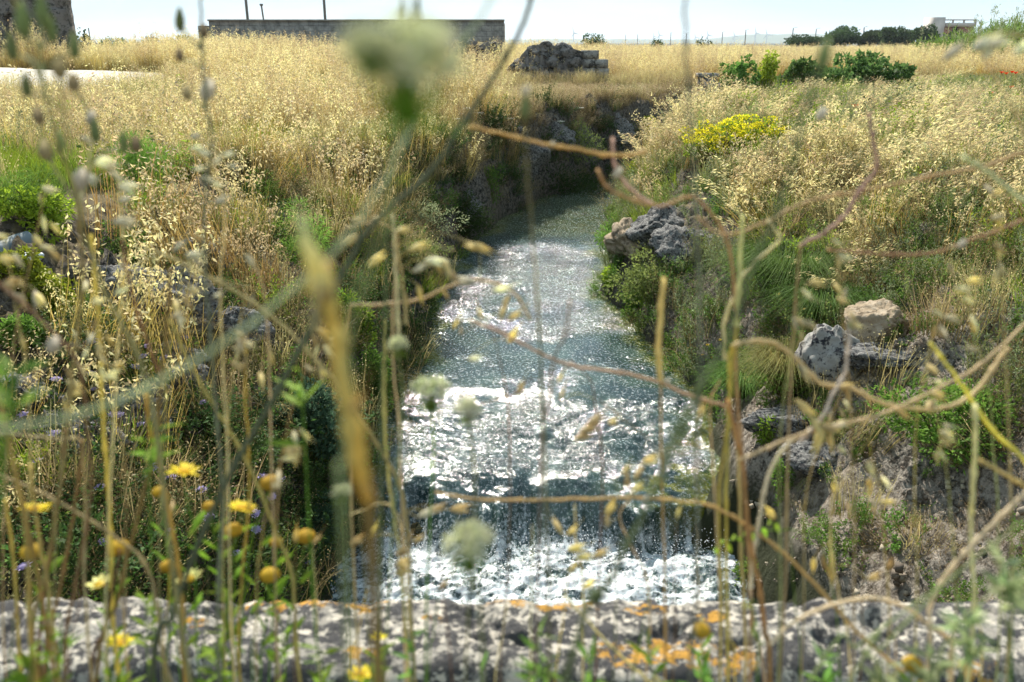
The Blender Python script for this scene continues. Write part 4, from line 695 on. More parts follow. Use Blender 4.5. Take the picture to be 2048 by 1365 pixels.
# pale plastic barrel at the left edge
M_plast = plainmat('pale plastic', (.10, .13, .145), .6, .1, 6); q = PG(-8, 535); t = thing('plastic_barrel', q, 'pale blue grey plastic barrel lying at the left edge in the weeds', 'barrel'); m = MB(); ax_ = nrm(np.array([.55, .8, .25])); c_ = q + [-.10, .2, .05]
m.tube([c_ - ax_ * .34, c_ - ax_ * .32, c_ - ax_ * .30, c_ - ax_ * .1, c_ - ax_ * .08, c_ - ax_ * .06, c_ + ax_ * .2, c_ + ax_ * .3], np.array([.02, .17, .2, .2, .21, .2, .2, .17]) * .45, 28); m.build('drum', M_plast, t, smooth=True)
m = MB(); m.tube([c_ - ax_ * .37, c_ - ax_ * .33], [.05, .05], 14); m.build('cap', plainmat('white plastic', (.75, .78, .8), .35, .05), t, smooth=True)
q = PG(62, 535); m = MB(); boulder(m, q + [0, 0, .06], (.13, .06, .06), 77, res=1, rough=.15); tag(m.build('plastic_bottle_scrap', plainmat('white litter', (.7, .74, .8), .4, .05), smooth=True), 'small white scrap lying right of the plastic barrel', 'litter')
# ------------------------------------------------------------------ shrubs and flowers on the banks
def zc_of(p): d = np.asarray(p) - CAM; return d[1] * math.cos(PITCH) - d[2] * math.sin(PITCH)
def shrub(name, px, py, wpx, hpx, n, ls, col, label, cat='shrub', seed=0, lw=.5, extra=None, hang=0, stemcol=(.12, .1, .05), group=None, blobs=10, mat=None):
    """a bush whose foot stands at photo pixel (px,py); wpx, hpx its size there"""
    q = PG(px, py); z = zc_of(q); w, h = wpx / FPX * z, hpx / FPX * z; t = thing(name, q, label, cat, group); m = MB(); bc = crown(m, q + [0, 0, h * .5], (w * .62, w * .5, h * .62), n, ls, col, blobs, seed, hang, lw=lw); m.build('foliage', mat or M_leaf, t)
    m = MB()
    for b in bc: m.tube([q - [0, 0, .05], (q + b) / 2 + [0, 0, .05], b], [.008, .004], 5, stemcol)
    m.build('stems', M_stem, t)
    if extra is not None:
        m = MB(); crown(m, q + [0, 0, h * .72], (w * .62, w * .5, h * .42), extra[0], extra[1], extra[2], blobs, seed, 0, lw=.9, shell=.85); m.build('blossoms', M_petal, t)
    return t
C_YEL = np.array([.72, .62, .03]); C_BRG = np.array([.20, .32, .03])
shrub('flowering_bush', 1420, 340, 105, 84, 1500, .045, C_BRG, 'bright yellow blossoming bush nearest the channel on the right bank', seed=1, blobs=30, extra=(1500, .03, C_YEL))
shrub('flowering_bush', 1500, 308, 105, 62, 1300, .045, C_BRG, 'middle of the yellow blossoming bushes on the right slope, fullest one', seed=2, blobs=34, extra=(1700, .03, C_YEL))
shrub('flowering_bush', 1550, 295, 50, 38, 800, .04, C_BRG, 'smallest yellow blossoming bush, at the right of its row', seed=3, blobs=26, extra=(700, .03, C_YEL))
shrub('flowering_bush', 1296, 292, 34, 42, 500, .06, C_LIME, 'yellow green spurge tuft on the dark rim beyond the channel bend', seed=4, extra=(320, .04, C_YEL))
shrub('spurge', 1284, 345, 42, 30, 500, .06, C_LIME, 'yellow green leafy tuft just above the dark gap where the channel bends', seed=5)
shrub('fig_shrub', 1705, 200, 165, 78, 4600, .14, C_GREEN * .55 + .02, 'large dark green fig shrub in the dry field, broadest green mass', seed=6, lw=.7, blobs=44)
shrub('fig_shrub', 1620, 198, 90, 66, 2200, .15, C_GREEN * .6 + .02, 'medium green fig shrub left of the largest one', seed=7, lw=.7, blobs=30)
shrub('fig_shrub', 1470, 205, 66, 72, 1700, .12, C_GREEN * .9 + .01, 'bright green shrub beside the square stone post', seed=8, lw=.7, blobs=26)
shrub('fig_shrub', 1532, 190, 46, 66, 1100, .12, C_LIME * .9, 'small lime green shrub between the stone post and the fig shrubs', seed=9, lw=.8)
shrub('fig_shrub', 1560, 150, 50, 35, 800, .12, C_LIME * .9, 'yellowing leafy shrub behind the small lime green one', seed=10, lw=.8)
shrub('green_shrub', 1235, 420, 40, 26, 500, .05, C_GREEN, 'small green plant on the right water edge at the channel bend', seed=21)
shrub('bank_herb', 1225, 508, 46, 62, 1200, .06, C_GREEN * 1.2, 'leafy green plant hanging over the right water edge beside the tan rock face', seed=11, hang=.4, lw=.3)
shrub('mossy_bush', 1300, 600, 130, 95, 3200, .05, C_OLIVE * 1.2, 'olive mossy bush covering the right bank above the water', seed=12, blobs=18)
shrub('bank_herb', 1262, 640, 50, 60, 900, .06, C_GREEN, 'bright leafy plant at the foot of the olive bush on the right bank', seed=13)
shrub('spurge', 1222, 575, 26, 34, 350, .06, C_LIME, 'lime green tuft low over the right water edge', seed=22)
shrub('spurge', 90, 470, 120, 80, 2200, .045, C_LIME * 1.1, 'lime green spurge on the left bank above the plastic barrel', seed=14)
shrub('spurge', 40, 590, 90, 85, 1700, .045, C_LIME, 'lime green spurge below the plastic barrel at the left edge', seed=15)
shrub('spurge', 100, 640, 110, 80, 1700, .045, C_LIME * .8, 'lime green spurge between the barrel and the pitted boulder', seed=16)
shrub('spurge', 45, 700, 80, 50, 1000, .045, C_GREEN * 1.2, 'lower green spurge tuft at the left edge', seed=26)
shrub('wild_fennel', 70, 440, 130, 95, 2600, .09, C_GREEN * 1.1, 'feathery green fennel at the far left of the golden field', seed=17, lw=.08)
shrub('wild_fennel', 285, 385, 140, 95, 2600, .1, C_GREEN * 1.4, 'feathery bright green fennel in the middle of the left field edge', seed=18, lw=.08)
shrub('wild_fennel', 520, 415, 110, 60, 1600, .09, C_GREEN * 1.1, 'feathery green fennel at the rim right of the golden stalks', seed=19, lw=.08)
shrub('wild_fennel', 610, 530, 110, 120, 2200, .07, C_GREEN * 1.6, 'bright feathery fennel on the slope left of the stream', seed=20, lw=.1)
shrub('bright_creeper', 715, 720, 75, 110, 2200, .055, C_BRG * .8, 'bright green leafy creeper hanging at the left water edge', seed=23, lw=.3)
shrub('nettle_bush', 740, 850, 80, 140, 3400, .035, C_GREEN * .7, 'small leaved green bush overhanging the left side of the rapids', seed=24, blobs=14)
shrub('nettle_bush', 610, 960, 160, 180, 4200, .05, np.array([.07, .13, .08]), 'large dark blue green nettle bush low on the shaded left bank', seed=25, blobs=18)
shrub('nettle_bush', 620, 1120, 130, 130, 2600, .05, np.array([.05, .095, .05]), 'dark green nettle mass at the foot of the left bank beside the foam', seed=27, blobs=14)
shrub('silver_shrub', 850, 480, 110, 70, 1600, .05, C_GREY * 1.3, 'grey green shrub on the left cliff above the water', seed=28, lw=.3)
shrub('silver_shrub', 830, 545, 120, 60, 1600, .05, C_OLIVE, 'olive shrub low on the left cliff above the water', seed=29, lw=.3)
shrub('bank_herb', 1150, 330, 110, 70, 1800, .07, C_OLIVE * .9, 'dark weeds growing over the top of the far cliff', seed=30, lw=.3)
shrub('bank_herb', 985, 395, 60, 60, 900, .07, C_GREEN * .9, 'green leafy tuft on the far cliff left of centre', seed=31, lw=.3)
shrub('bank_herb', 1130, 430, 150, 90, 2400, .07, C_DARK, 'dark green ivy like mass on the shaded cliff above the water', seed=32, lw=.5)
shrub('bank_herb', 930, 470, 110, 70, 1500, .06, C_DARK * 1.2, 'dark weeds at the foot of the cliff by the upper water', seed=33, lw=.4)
shrub('bank_herb', 1530, 905, 45, 60, 420, .05, C_BRG, 'bright yellow green sprig on the bare right slope', seed=34, lw=.25, blobs=4)
shrub('bank_herb', 1556, 1010, 26, 95, 420, .04, C_GREEN * 1.2, 'upright narrow green herb at the right edge of the waterfall', seed=35, lw=.4, blobs=5)
shrub('bank_herb', 1500, 1160, 60, 40, 500, .04, C_GREEN, 'low green herb beside the foam at the foot of the right slope', seed=36, lw=.4)
shrub('bank_herb', 1600, 790, 150, 70, 1500, .04, C_GREEN * 1.1, 'small leaved clover patch under the green broom tussock', seed=37, lw=.7)
shrub('green_shrub', 1880, 900, 230, 110, 3600, .045, C_GREEN * 1.1, 'fresh green herb bed low on the right slope', seed=38, lw=.4, blobs=22)
shrub('green_shrub', 1960, 240, 130, 45, 1500, .08, C_GREEN * 1.1, 'green grassy hummock at the right edge below the poppies', seed=39, lw=.2)
shrub('olive_shrub', 1790, 450, 130, 80, 2000, .06, C_OLIVE * 1.3, 'brownish olive shrub in the dry grass of the right slope', seed=40, lw=.25)
def tussock(px, py, r, h, n, c0, c1, label, reach=1., w=.005, dx=0):
    q = PG(px, py); t = thing('broom_tussock', q, label, 'tussock'); m = pr_arch(h, n, c0, c1, r * .3, reach, w); 
    for v in m.v: v += q; v[:, 0] += dx * np.maximum(v[:, 2] - q[2], 0)
    m.build('blades', M_leaf, t)
    k = 700; a = rng.uniform(0, 6.28, k); rr_ = reach * rng.uniform(.3, 1, k); p = q + np.stack([np.cos(a) * rr_ * .7, np.sin(a) * rr_ * .7, h * (1.0 - .5 * (rr_ / reach) ** 2) * rng.uniform(.5, 1, k)], 1); m = MB(); m.leaves(p, rng.normal(size=(k, 3)) + [0, 0, .3], rng.normal(size=(k, 3)), .05, .008, jit(c1 * 1.2, k)); m.build('sprigs', M_leaf, t)['kind'] = 'stuff'; return t
tussock(1560, 600, .5, .55, 1500, C_DARK * 1.2, C_GREEN * .9, 'large dark green broom arching over the right bank above the spotted boulder', .95, dx=.2)
tussock(1640, 660, .4, .40, 900, C_DARK, C_GREEN * .7, 'dark wiry broom drooping right behind the spotted boulder', .7)
tussock(1570, 790, .35, .42, 1100, C_GOLD * .7, C_OLIVE * 1.7, 'round olive and golden tussock left of the spotted boulder', .55)
tussock(1480, 800, .3, .30, 700, C_DARK, C_GREEN, 'low drooping green tussock right beside the water edge', .45)
tussock(1700, 600, .3, .3, 600, C_BROWN, C_BROWN * 1.6, 'dry brown tussock above the tan stone', .5)
def dome(m, c, r, h, col, up=(0, 0, 1), n=12, k=5, bump=0):
    up = nrm(np.asarray(up, float)); a = nrm(np.cross(up, [1, .2, .1])); b = np.cross(up, a); pts = []
    for i_ in range(k + 1):
        th = i_ / k * math.pi * .5
        for j in range(n):
            f = j / n * 2 * math.pi; rr_ = r * math.cos(th) * (1 + bump * random.uniform(-1, 1)); pts.append(np.asarray(c) + a * rr_ * math.cos(f) + b * rr_ * math.sin(f) + up * h * math.sin(th) * (1 + bump * random.uniform(-1, 1)))
    q = [(i_ * n + j, i_ * n + (j + 1) % n, (i_ + 1) * n + (j + 1) % n, (i_ + 1) * n + j) for i_ in range(k) for j in range(n)]; nb = len(pts); pts.append(np.asarray(c) - up * h * .35)
    m.add(pts, q, [(j, nb, (j + 1) % n) for j in range(n)], col)
def petals(m, c, r, n, w, col, up=(0, 0, 1), tilt=.1, r0=.25, jitr=.1):
    up = nrm(np.asarray(up, float)); a = nrm(np.cross(up, [1, .2, .1])); b = np.cross(up, a); f = np.arange(n) / n * 2 * np.pi + rng.normal(0, .08, n); d = a[None] * np.cos(f)[:, None] + b[None] * np.sin(f)[:, None] + up * tilt * (1 + rng.normal(0, .5, (n, 1)))
    m.leaves(np.asarray(c) + d * r * r0, d, np.tile(up, (n, 1)), r * (1 - r0) * (1 + rng.normal(0, jitr, n)), w, jit(col, n, .06), .12)
def flower(name, px, py, dpy, kind, label, group, cat='flower', size=1., i=0):
    g = PG(px + random.uniform(-8, 8), py + dpy); z = zc_of(g) - .04; hd = P(px, py, z); t = thing(name, g, label, cat, group); m = MB(); md_ = (g + hd) / 2 + np.array([random.uniform(-.04, .04), random.uniform(-.04, .04), .02])
    m.tube([g, md_, hd], [.0035 * size, .002 * size], 4, C_OLIVE); m.build('stem', M_stem, t); m = MB(); up = nrm(np.array([random.uniform(-.3, .3), random.uniform(-.4, .1), 1]))
    if kind == 'scab':
        m2 = MB(); dome(m2, hd, .020 * size, .014 * size, (.46, .38, .62), up, 10, 4, .12); petals(m2, hd, .030 * size, 14, .010 * size, (.52, .44, .68), up, .15); m2.build('flower_head', M_petal, t)
    elif kind == 'seed': dome(m, hd, .018 * size, .022 * size, (.28, .22, .08), up, 10, 4, .15); dome(m, hd, .018 * size, -.012 * size, (.25, .22, .08), up, 10, 3, .1); m.build('seed_head', M_petal, t)
    elif kind == 'umbel':
        k_ = 60; a = rng.uniform(0, 6.28, k_); r_ = .065 * size * np.sqrt(rng.random(k_)); p = hd + np.stack([r_ * np.cos(a), r_ * np.sin(a), rng.normal(0, .004, k_)], 1)
        m.leaves(p, rng.normal(size=(k_, 3)) * [1, 1, .2], np.tile([0, 0, 1.], (k_, 1)), .024 * size, .022 * size, (.72, .72, .62)); m.build('flower_head', M_petal, t); m = MB(); m.strips(np.repeat((hd - [0, 0, .05 * size])[None], 16, 0), p[:16], (p[:16] + hd) / 2 - [0, 0, .02 * size], .004, C_OLIVE, C_GREEN); m.build('rays', M_leaf, t)
    elif kind == 'poppy':
        for k_ in range(4):
            f = k_ * 1.57 + .3; d = np.array([math.cos(f), math.sin(f), .8]); m.leaves((hd)[None], d[None], np.array([[0, 0, 1.]]), .075 * size, .085 * size, (.72, .07, .02), .3)
        m.build('petals', M_petal, t); m = MB(); dome(m, hd + [0, 0, .01], .012 * size, .02 * size, (.03, .03, .02)); m.build('seed_capsule', M_leaf, t)
    elif kind == 'daisy':
        petals(m, hd, .045 * size, 14, .016 * size, C_YEL * [1, .85, 1], up, .05); m.build('petals', M_petal, t); m = MB(); dome(m, hd, .016 * size, .012 * size, (.55, .33, .03), up); m.build('disc', M_petal, t)
    return t
scab = [(195, 683), (292, 694), (370, 676), (286, 714), (328, 716), (272, 735), (353, 741), (286, 757), (180, 748), (42, 757), (22, 757), (112, 760), (187, 780), (220, 783), (238, 831), (225, 831), (45, 831), (163, 846), (280, 850), (405, 806), (107, 868), (75, 923), (308, 934), (200, 975), (342, 957), (402, 980), (520, 930), (526, 955), (563, 960), (510, 1028), (420, 1035), (512, 1060), (620, 1126), (48, 1135), (470, 1108), (355, 1085), (210, 1085), (338, 1065), (497, 1130), (544, 995)]
for k, (px, py) in enumerate(scab):
    up_ = py < 860
    flower('scabious', px, py, 80, 'scab', 'small lilac scabious flower on the upper part of the shaded left bank' if up_ else 'small lilac scabious flower low on the left bank near the parapet', 'scabious on the upper left bank' if up_ else 'scabious on the lower left bank', size=1.25 + .3 * random.random())
for px, py in [(258, 629), (306, 631), (98, 730), (178, 770), (292, 742), (160, 700), (345, 760), (390, 735), (250, 690)]: flower('seeding_scabious', px, py, 70, 'seed', 'round tan seed head on a thin stalk on the left bank', 'scabious seed heads on the left bank', 'seed head')
for px, py in [(88, 215), (104, 218), (95, 245), (332, 220), (450, 265), (563, 187), (690, 218), (725, 246), (20, 232), (8, 295), (505, 235), (300, 232), (650, 195)]: flower('wild_carrot_flower', px, py, 46, 'umbel', 'flat white umbel among the golden grass of the left field', 'white umbels in the left field', 'umbel flower', 1.2)
for px, py in [(935, 217), (958, 226), (995, 234), (1020, 237), (1122, 243), (1161, 216), (912, 238)]: flower('wild_carrot_flower', px, py, 30, 'umbel', 'flat white umbel on the brown turf above the far cliff', 'white umbels above the cliff', 'umbel flower', 1.2)
for px, py in [(1818, 133), (1826, 136), (2003, 148), (2012, 150), (2024, 147), (2031, 149), (1981, 190), (2022, 178), (2020, 198), (2044, 197), (1989, 247), (1710, 217), (1725, 211)]: flower('poppy', px, py, 36, 'poppy', 'tiny red poppy in the green grass near the right edge' if px > 1900 else 'tiny red poppy in the dry grass right of the fig shrub', 'red poppies near the right edge' if px > 1900 else 'red poppies by the fig shrub', 'poppy', 1.5)
for px, py in [(1640, 265), (1655, 263), (1690, 253), (1695, 272), (1670, 303), (1722, 262), (1740, 300), (1655, 300), (1610, 300)]: flower('field_daisy', px, py, 48, 'daisy', 'small yellow daisy on the right slope beside the blossoming bushes', 'yellow daisies on the right slope', 'daisy', 1.3)
for px, py in [(440, 292), (470, 290), (450, 315), (475, 312), (520, 300), (570, 292), (545, 280), (455, 300)]: flower('field_daisy', px, py, 55, 'daisy', 'small yellow daisy at the front edge of the golden left field', 'yellow daisies in the left field', 'daisy', 1.2)
for px, py in [(1370, 655), (1400, 665), (1415, 690), (1440, 680), (1425, 715), (1405, 710)]: flower('field_daisy', px, py, 12, 'daisy', 'tiny yellow flower on the right bank left of the olive tussock', 'tiny yellow flowers above the water edge', 'daisy', .5)
# ------------------------------------------------------------------ plants close to the camera, rooted in the verge before the parapet
def smooth(pts, k=8):
    p = np.asarray(pts, float); p = np.concatenate([[2 * p[0] - p[1]], p, [2 * p[-1] - p[-2]]]); o = []
    for i in range(1, len(p) - 2):
        for t in np.linspace(0, 1, k, endpoint=False):
            o.append(.5 * ((2 * p[i]) + (-p[i - 1] + p[i + 1]) * t + (2 * p[i - 1] - 5 * p[i] + 4 * p[i + 1] - p[i + 2]) * t * t + (-p[i - 1] + 3 * p[i] - 3 * p[i + 1] + p[i + 2]) * t ** 3))
    o.append(p[-2]); return np.array(o)
def fstem(m, px, z0, z1, r0, r1, col, root=True, wob=.0012):
    n = len(px); pts = [P(a, b, z0 + (z1 - z0) * i / (n - 1)) for i, (a, b) in enumerate(px)]
    if root:
        e = pts[-1]; d = nrm(pts[-1] - pts[-2]); k = max(e[2] - .1, .05); g = np.array([e[0] + np.clip(d[0] / max(-d[2], .4), -.5, .5) * k * .6, min(e[1] - .02, 1.05), -.02]); pts += [(e * .5 + g * .5) + [d[0] * .03, 0, 0], g]
    q = smooth(pts, 9); q = q + np.stack([noise2(np.arange(len(q)) * .45, np.full(len(q), z0 * 37 + px[0][0] + c)) for c in (1., 2., 3.)], 1) * wob
    nd_ = 1 + .5 * ((np.arange(len(q)) + int(px[0][0])) % 11 == 5); rr = nd_ * (np.interp(np.linspace(0, 1, len(q)), np.linspace(0, 1, len(r0)), r0) if isinstance(r0, tuple) else np.linspace(r0, r1, len(q))) * (1 + .12 * noise2(np.arange(len(q)) * .8, np.full(len(q), 5. + px[0][1]))) * .001
    m.tube(q, rr, 8, col); return q
def fg(name, label, cat, stems, root=True, group=None, spk=(), heads=(), leaf=(), col=(.40, .29, .11), z=.95):
    """stems: [(pixels, z0, z1, r0mm, r1mm, colour or None, rooted)]; spk: oat spikelets (px,py,zc,angle,len px); heads: (kind,px,py,zc,size); leaf: (px,py,zc,angle,len px,width px)"""
    first = stems[0]; e = P(*first[0][-1], first[2]); t = thing(name, (e[0], min(e[1], 1.05), 0), label, cat, group); allp = []
    for st in stems:
        pts, z0, z1, r0, r1 = st[:5]; c = st[5] if len(st) > 5 and st[5] is not None else col
        if name in ('dead_bramble', 'golden_grass_plant', 'canary_grass'): r0 = r0 * 1.15; r1 = r1 * 1.15; c = np.minimum(np.asarray(c) * 1.3 + .03, .78)
        elif name in ('dry_weed', 'wild_oat', 'thistle'): c = np.minimum(np.asarray(c) * 1.15 + .015, .78)
        m = MB(); allp.append(fstem(m, pts, z0, z1, r0, r1, np.asarray(c), st[6] if len(st) > 6 else root)); m.build('stem', M_stem, t, smooth=True)
    AP = np.concatenate(allp)
    def pedicel(p, r, c):
        dd = np.linalg.norm(AP - p, axis=1) + .9 * np.maximum(AP[:, 2] - p[2] + .01, 0); k = int(np.argmin(dd)); e = AP[k]
        if .004 < np.linalg.norm(e - p) < .35: mp_ = MB(); mp_.tube(smooth([e, (e + p) / 2 + [0, 0, .15 * np.linalg.norm(e - p)], p], 4), r, 5, np.asarray(c)); mp_.build('pedicel', M_stem, t, smooth=True)
    for hh_ in heads: pedicel(P(*hh_[1:4]) - [0, 0, .006 * hh_[4]], .0006 + .0004 * hh_[4], (.30, .30, .12))
    for sp_ in spk: pedicel(P(*sp_[:3]), .00035, (.42, .34, .14))
    for s in spk:
        px, py, zc, an, ln = s[:5]; c = s[5] if len(s) > 5 else (.74, .60, .27); p = P(px, py, zc); q = P(px + math.cos(R(an)) * ln, py - math.sin(R(an)) * ln, zc + random.uniform(-.02, .02)); m = MB(); L_ = np.linalg.norm(q - p)
        for dv in (-1, 1): m.spindle(p, nrm(q - p) + np.array([0, .12 * dv, .10 * dv]), L_, L_ * .105, 7, [np.asarray(c) * .8, np.asarray(c) * 1.1, np.asarray(c) * 1.15], (.2, .8, 1, .9, .55, .2, .05))
        m.tube([p + (q - p) * .5, p + (q - p) * 1.45 + [0, 0, .004]], [.0004, .0002], 4, np.asarray(c) * .7); m.build('spikelet', M_grass, t, smooth=True)
    for kd, px, py, zc, sz in heads:
        c = P(px, py, zc); m = MB()
        if kd == 'disc': dome(m, c, .0060 * sz, .0046 * sz, (.50, .32, .035), (.05, -.1, 1), 18, 6, .06); dome(m, c, .0060 * sz, -.003 * sz, (.30, .28, .06), (.05, -.1, 1), 18, 3, .03); m.build('flower_head', M_petal, t)
        elif kd == 'daisy':
            petals(m, c, .021 * sz, 13, .0075 * sz, (.80, .64, .03), (.15, .2, 1), .22); m.build('petals', M_petal, t); m = MB(); dome(m, c, .008 * sz, .005 * sz, (.60, .36, .02), (.15, .2, 1), 16, 5, .06); m.build('disc', M_petal, t)
        elif kd == 'pale':
            petals(m, c, .021 * sz, 11, .0085 * sz, (.82, .78, .30), (-.2, .15, 1), .3); m.build('petals', M_petal, t); m = MB(); dome(m, c, .008 * sz, .006 * sz, (.62, .42, .03), (-.2, .15, 1), 16, 5, .06); m.build('disc', M_petal, t)
        elif kd == 'bud': m.spindle(c - [0, 0, .009 * sz], (.1, 0, 1), .018 * sz, .0038 * sz, 9, (.24, .28, .12), (.3, .9, 1, .9, .6, .3)); m.build('bud', M_leaf, t, smooth=True)
        elif kd == 'seed': m.spindle(c - [0, 0, .007 * sz], (.1, 0, 1), .014 * sz, .0048 * sz, 9, (.36, .29, .17), (.4, .9, 1, .9, .7, .4)); m.build('seed_head', M_leaf, t, smooth=True)
        elif kd == 'white': m.spindle(c - [0, 0, .006 * sz], (.5, 0, 1), .013 * sz, .0044 * sz, 9, (.52, .47, .38), (.4, .9, 1, .95, .8, .5)); m.build('seed_head', M_petal, t, smooth=True)
        elif kd == 'nest':
            mr_ = MB(); b0 = c - [0, 0, .022 * sz]
            for k in range(26):
                f = k * 2.4; rr_ = math.sqrt((k + .5) / 26); e = c + np.array([math.cos(f) * .0165 * rr_, math.sin(f) * .0165 * rr_, .012 - .008 * rr_ ** 2 + random.uniform(-.009, .005)]) * sz; w_ = b0 + np.array([math.cos(f) * .0165 * rr_, math.sin(f) * .0165 * rr_, .012]) * sz
                mr_.tube([b0, w_, e], [.0007 * sz, .0006 * sz], 4, C_BRG * .9)
                for j in range(13): dd = nrm(rng.normal(size=3) + [math.cos(f) * rr_, math.sin(f) * rr_, .5]); m.spindle(e, dd, .0085 * sz * random.uniform(.6, 1.2), .0009 * sz, 5, (.70, .72, .44) if j % 3 else (.78, .76, .60), (.3, 1, .9, .3))
            for k in range(12): f = k / 12 * 6.28; d = np.array([math.cos(f), math.sin(f), .1]); mr_.tube([b0, b0 + d * .012 * sz, b0 + d * .024 * sz - [0, 0, .004 * sz]], [.0006 * sz, .0002 * sz], 4, C_BRG * 1.2)
            m.build('seed_cluster', M_petal, t); mr_.build('rays', M_leaf, t)
    for (px, py, zc, an, ln, wd) in leaf:
        p = P(px, py, zc); q = P(px + math.cos(R(an)) * ln, py - math.sin(R(an)) * ln, zc + .02); w_ = wd / FPX * zc; m = MB(); d = q - p; sdv = nrm(np.cross(d, [0.2, 1, .1])); k = 7; tt_ = np.linspace(0, 1, k); prof = np.array([.25, .7, 1, .95, .75, .45, .05])
        ce = p + d * tt_[:, None] - np.array([0, 0, 1]) * (tt_ ** 2)[:, None] * .15 * np.linalg.norm(d); v = np.stack([ce - sdv * w_ * .5 * prof[:, None], ce + np.array([0, -.15, .1]) * w_ * prof[:, None], ce + sdv * w_ * .5 * prof[:, None]], 1).reshape(-1, 3)
        m.add(v, [(3 * i, 3 * i + 1, 3 * i + 4, 3 * i + 3) for i in range(k - 1)] + [(3 * i + 1, 3 * i + 2, 3 * i + 5, 3 * i + 4) for i in range(k - 1)], None, C_BRG * 1.0); m.build('leaf', M_leaf, t, smooth=True)
    return t
TAN = (.62, .51, .29); PINK = (.50, .36, .26); GOLD = (.62, .47, .12); OLV = (.17, .19, .08); GRY = (.20, .21, .13); BRN = (.22, .12, .05); CRM = (.66, .54, .28); GRN = (.17, .27, .04)
# nearest, very blurred
fg('wild_carrot', 'very large blurred green umbel on a pale stem near the top centre', 'wild carrot', [([(800, 190), (790, 330), (760, 480), (700, 660), (690, 900), (700, 1365)], .23, .30, .5, 1.0, (.36, .40, .18))], heads=[('nest', 815, 135, .21, .66), ('nest', 738, 95, .2, .3)])
fg('dry_reed', 'thick blurred orange and cream dry stem left of the stream', 'dry reed', [([(600, 440), (640, 560), (665, 640), (690, 780), (715, 920), (738, 1015)],   .33, .36, (1.2, 3.6, 4.6, 3.6, 3.2, 3.4, 3.8, 4.2, 3.4, 1.2), 4.6, [(.72, .66, .36), (.74, .52, .16), (.70, .46, .14), (.66, .42, .12), (.60, .32, .06)], False), ([(655, 520), (668, 600), (680, 700), (700, 800)], .34, .35, 1.2, .4, (.70, .55, .25), False), ([(640, 560), (628, 620), (640, 700)], .33, .34, 1.4, .3, (.72, .62, .34), False), ([(735, 1000), (745, 1150), (760, 1365)], .36, .4, 2.0, 2.0, (.3, .2, .08))], col=GOLD, spk=[(612, 470, .33, 105, 50, (.72, .66, .40)), (650, 600, .33, 75, 60, (.70, .52, .2)), (700, 830, .34, 60, 60, (.6, .42, .14)), (725, 960, .35, -60, 60, (.6, .36, .1))])
fg('grey_thistle', 'long dark grey green stalk curving from the top centre down to the lower left', 'stalk', [([(1068, -40), (1050, 40), (990, 150), (925, 250), (860, 345), (745, 450), (690, 540), (620, 660), (540, 810), (470, 930), (400, 1080), (345, 1230), (300, 1365)], .62, .74, 1.6, 2.9, (.13, .15, .085))])
fg('pale_green_weed', 'wide blurred pale green stalk sweeping from the left edge up towards the centre', 'stalk', [([(1000, -30), (900, 130), (800, 300), (700, 470), (560, 600), (400, 715), (200, 815), (0, 862), (-160, 900)], .40, .34, .7, 1.4, (.46, .50, .30))])
fg('olive_weed', 'blurred olive stalk slanting through the right of centre, over the water edge', 'stalk', [([(1645, 120), (1600, 260), (1560, 420), (1500, 540), (1450, 690), (1385, 800), (1335, 920), (1270, 1060), (1200, 1200), (1130, 1365)], .42, .5, 1.0, 2.2, (.16, .18, .08))], heads=[('bud', 1645, 110, .42, .9)])
fg('thin_tall_weed', 'thin upright blurred stalk crossing the horizon right of centre', 'stalk', [([(1371, -30), (1371, 90), (1380, 220), (1392, 420), (1400, 620), (1395, 900), (1380, 1365)], .55, .62, .9, 1.2, (.22, .22, .16))])
# left group
fg('thistle', 'upright grey stalk with dark bud heads crossing the left horizon', 'thistle', [([(401, -20), (403, 60), (412, 200), (425, 290), (412, 370), (408, 520), (420, 660), (430, 800), (445, 1000), (440, 1365)], .72, .85, 1.0, 1.9, GRY), ([(362, 45), (375, 70), (403, 100)], .72, .72, .7, .8, GRY, False)], heads=[('bud', 357, 40, .72, 1.1), ('seed', 406, 62, .72, .8), ('white', 405, 180, .76, 1.5), ('seed', 372, 186, .74, .9), ('seed', 358, 110, .74, .8)])
fg('thistle', 'tall yellowish stalk with green buds at the top left corner', 'thistle', [([(20, -30), (50, 80), (90, 190), (120, 300), (150, 380), (200, 560), (300, 800), (380, 1365)], .52, .7, 1.0, 2.0, (.33, .31, .12)), ([(80, 30), (80, 100), (92, 195)], .52, .52, .8, .9, (.30, .32, .12), False), ([(118, 130), (125, 200), (140, 310)], .55, .55, .7, .8, (.35, .28, .10), False)], heads=[('bud', 42, 40, .52, 1.2), ('bud', 80, 22, .52, 1.1), ('bud', 20, 92, .52, 1.0), ('bud', 100, 60, .53, .9), ('bud', 146, 92, .53, .9), ('seed', 116, 135, .55, 1.), ('bud', 50, 170, .53, .9)])
fg('thistle', 'tall stalk with brown seed heads and white tufts left of the golden field', 'thistle', [([(150, 355), (158, 450), (165, 560), (150, 700), (130, 900), (100, 1100), (60, 1365)], .7, .85, 1.2, 2.0, (.32, .24, .10)), ([(88, 300), (110, 340), (150, 400)], .7, .7, .9, 1., (.30, .25, .12), False), ([(190, 255), (175, 330), (160, 420)], .7, .7, .8, 1., TAN, False)], heads=[('white', 150, 360, .7, 1.5), ('seed', 88, 300, .7, 1.2), ('bud', 118, 285, .7, 1.), ('seed', 75, 232, .7, 1.), ('bud', 188, 262, .7, 1.1), ('seed', 270, 288, .72, 1.), ('bud', 245, 285, .72, 1.), ('seed', 145, 165, .7, 1.), ('white', 175, 235, .7, .9)])
def oats(name, label, stempts, z0, z1, spk, r=(.7, 1.3), col=TAN, **k): return fg(name, label, 'wild oat', [(stempts, z0, z1, r[0], r[1], col)], spk=spk, **k)
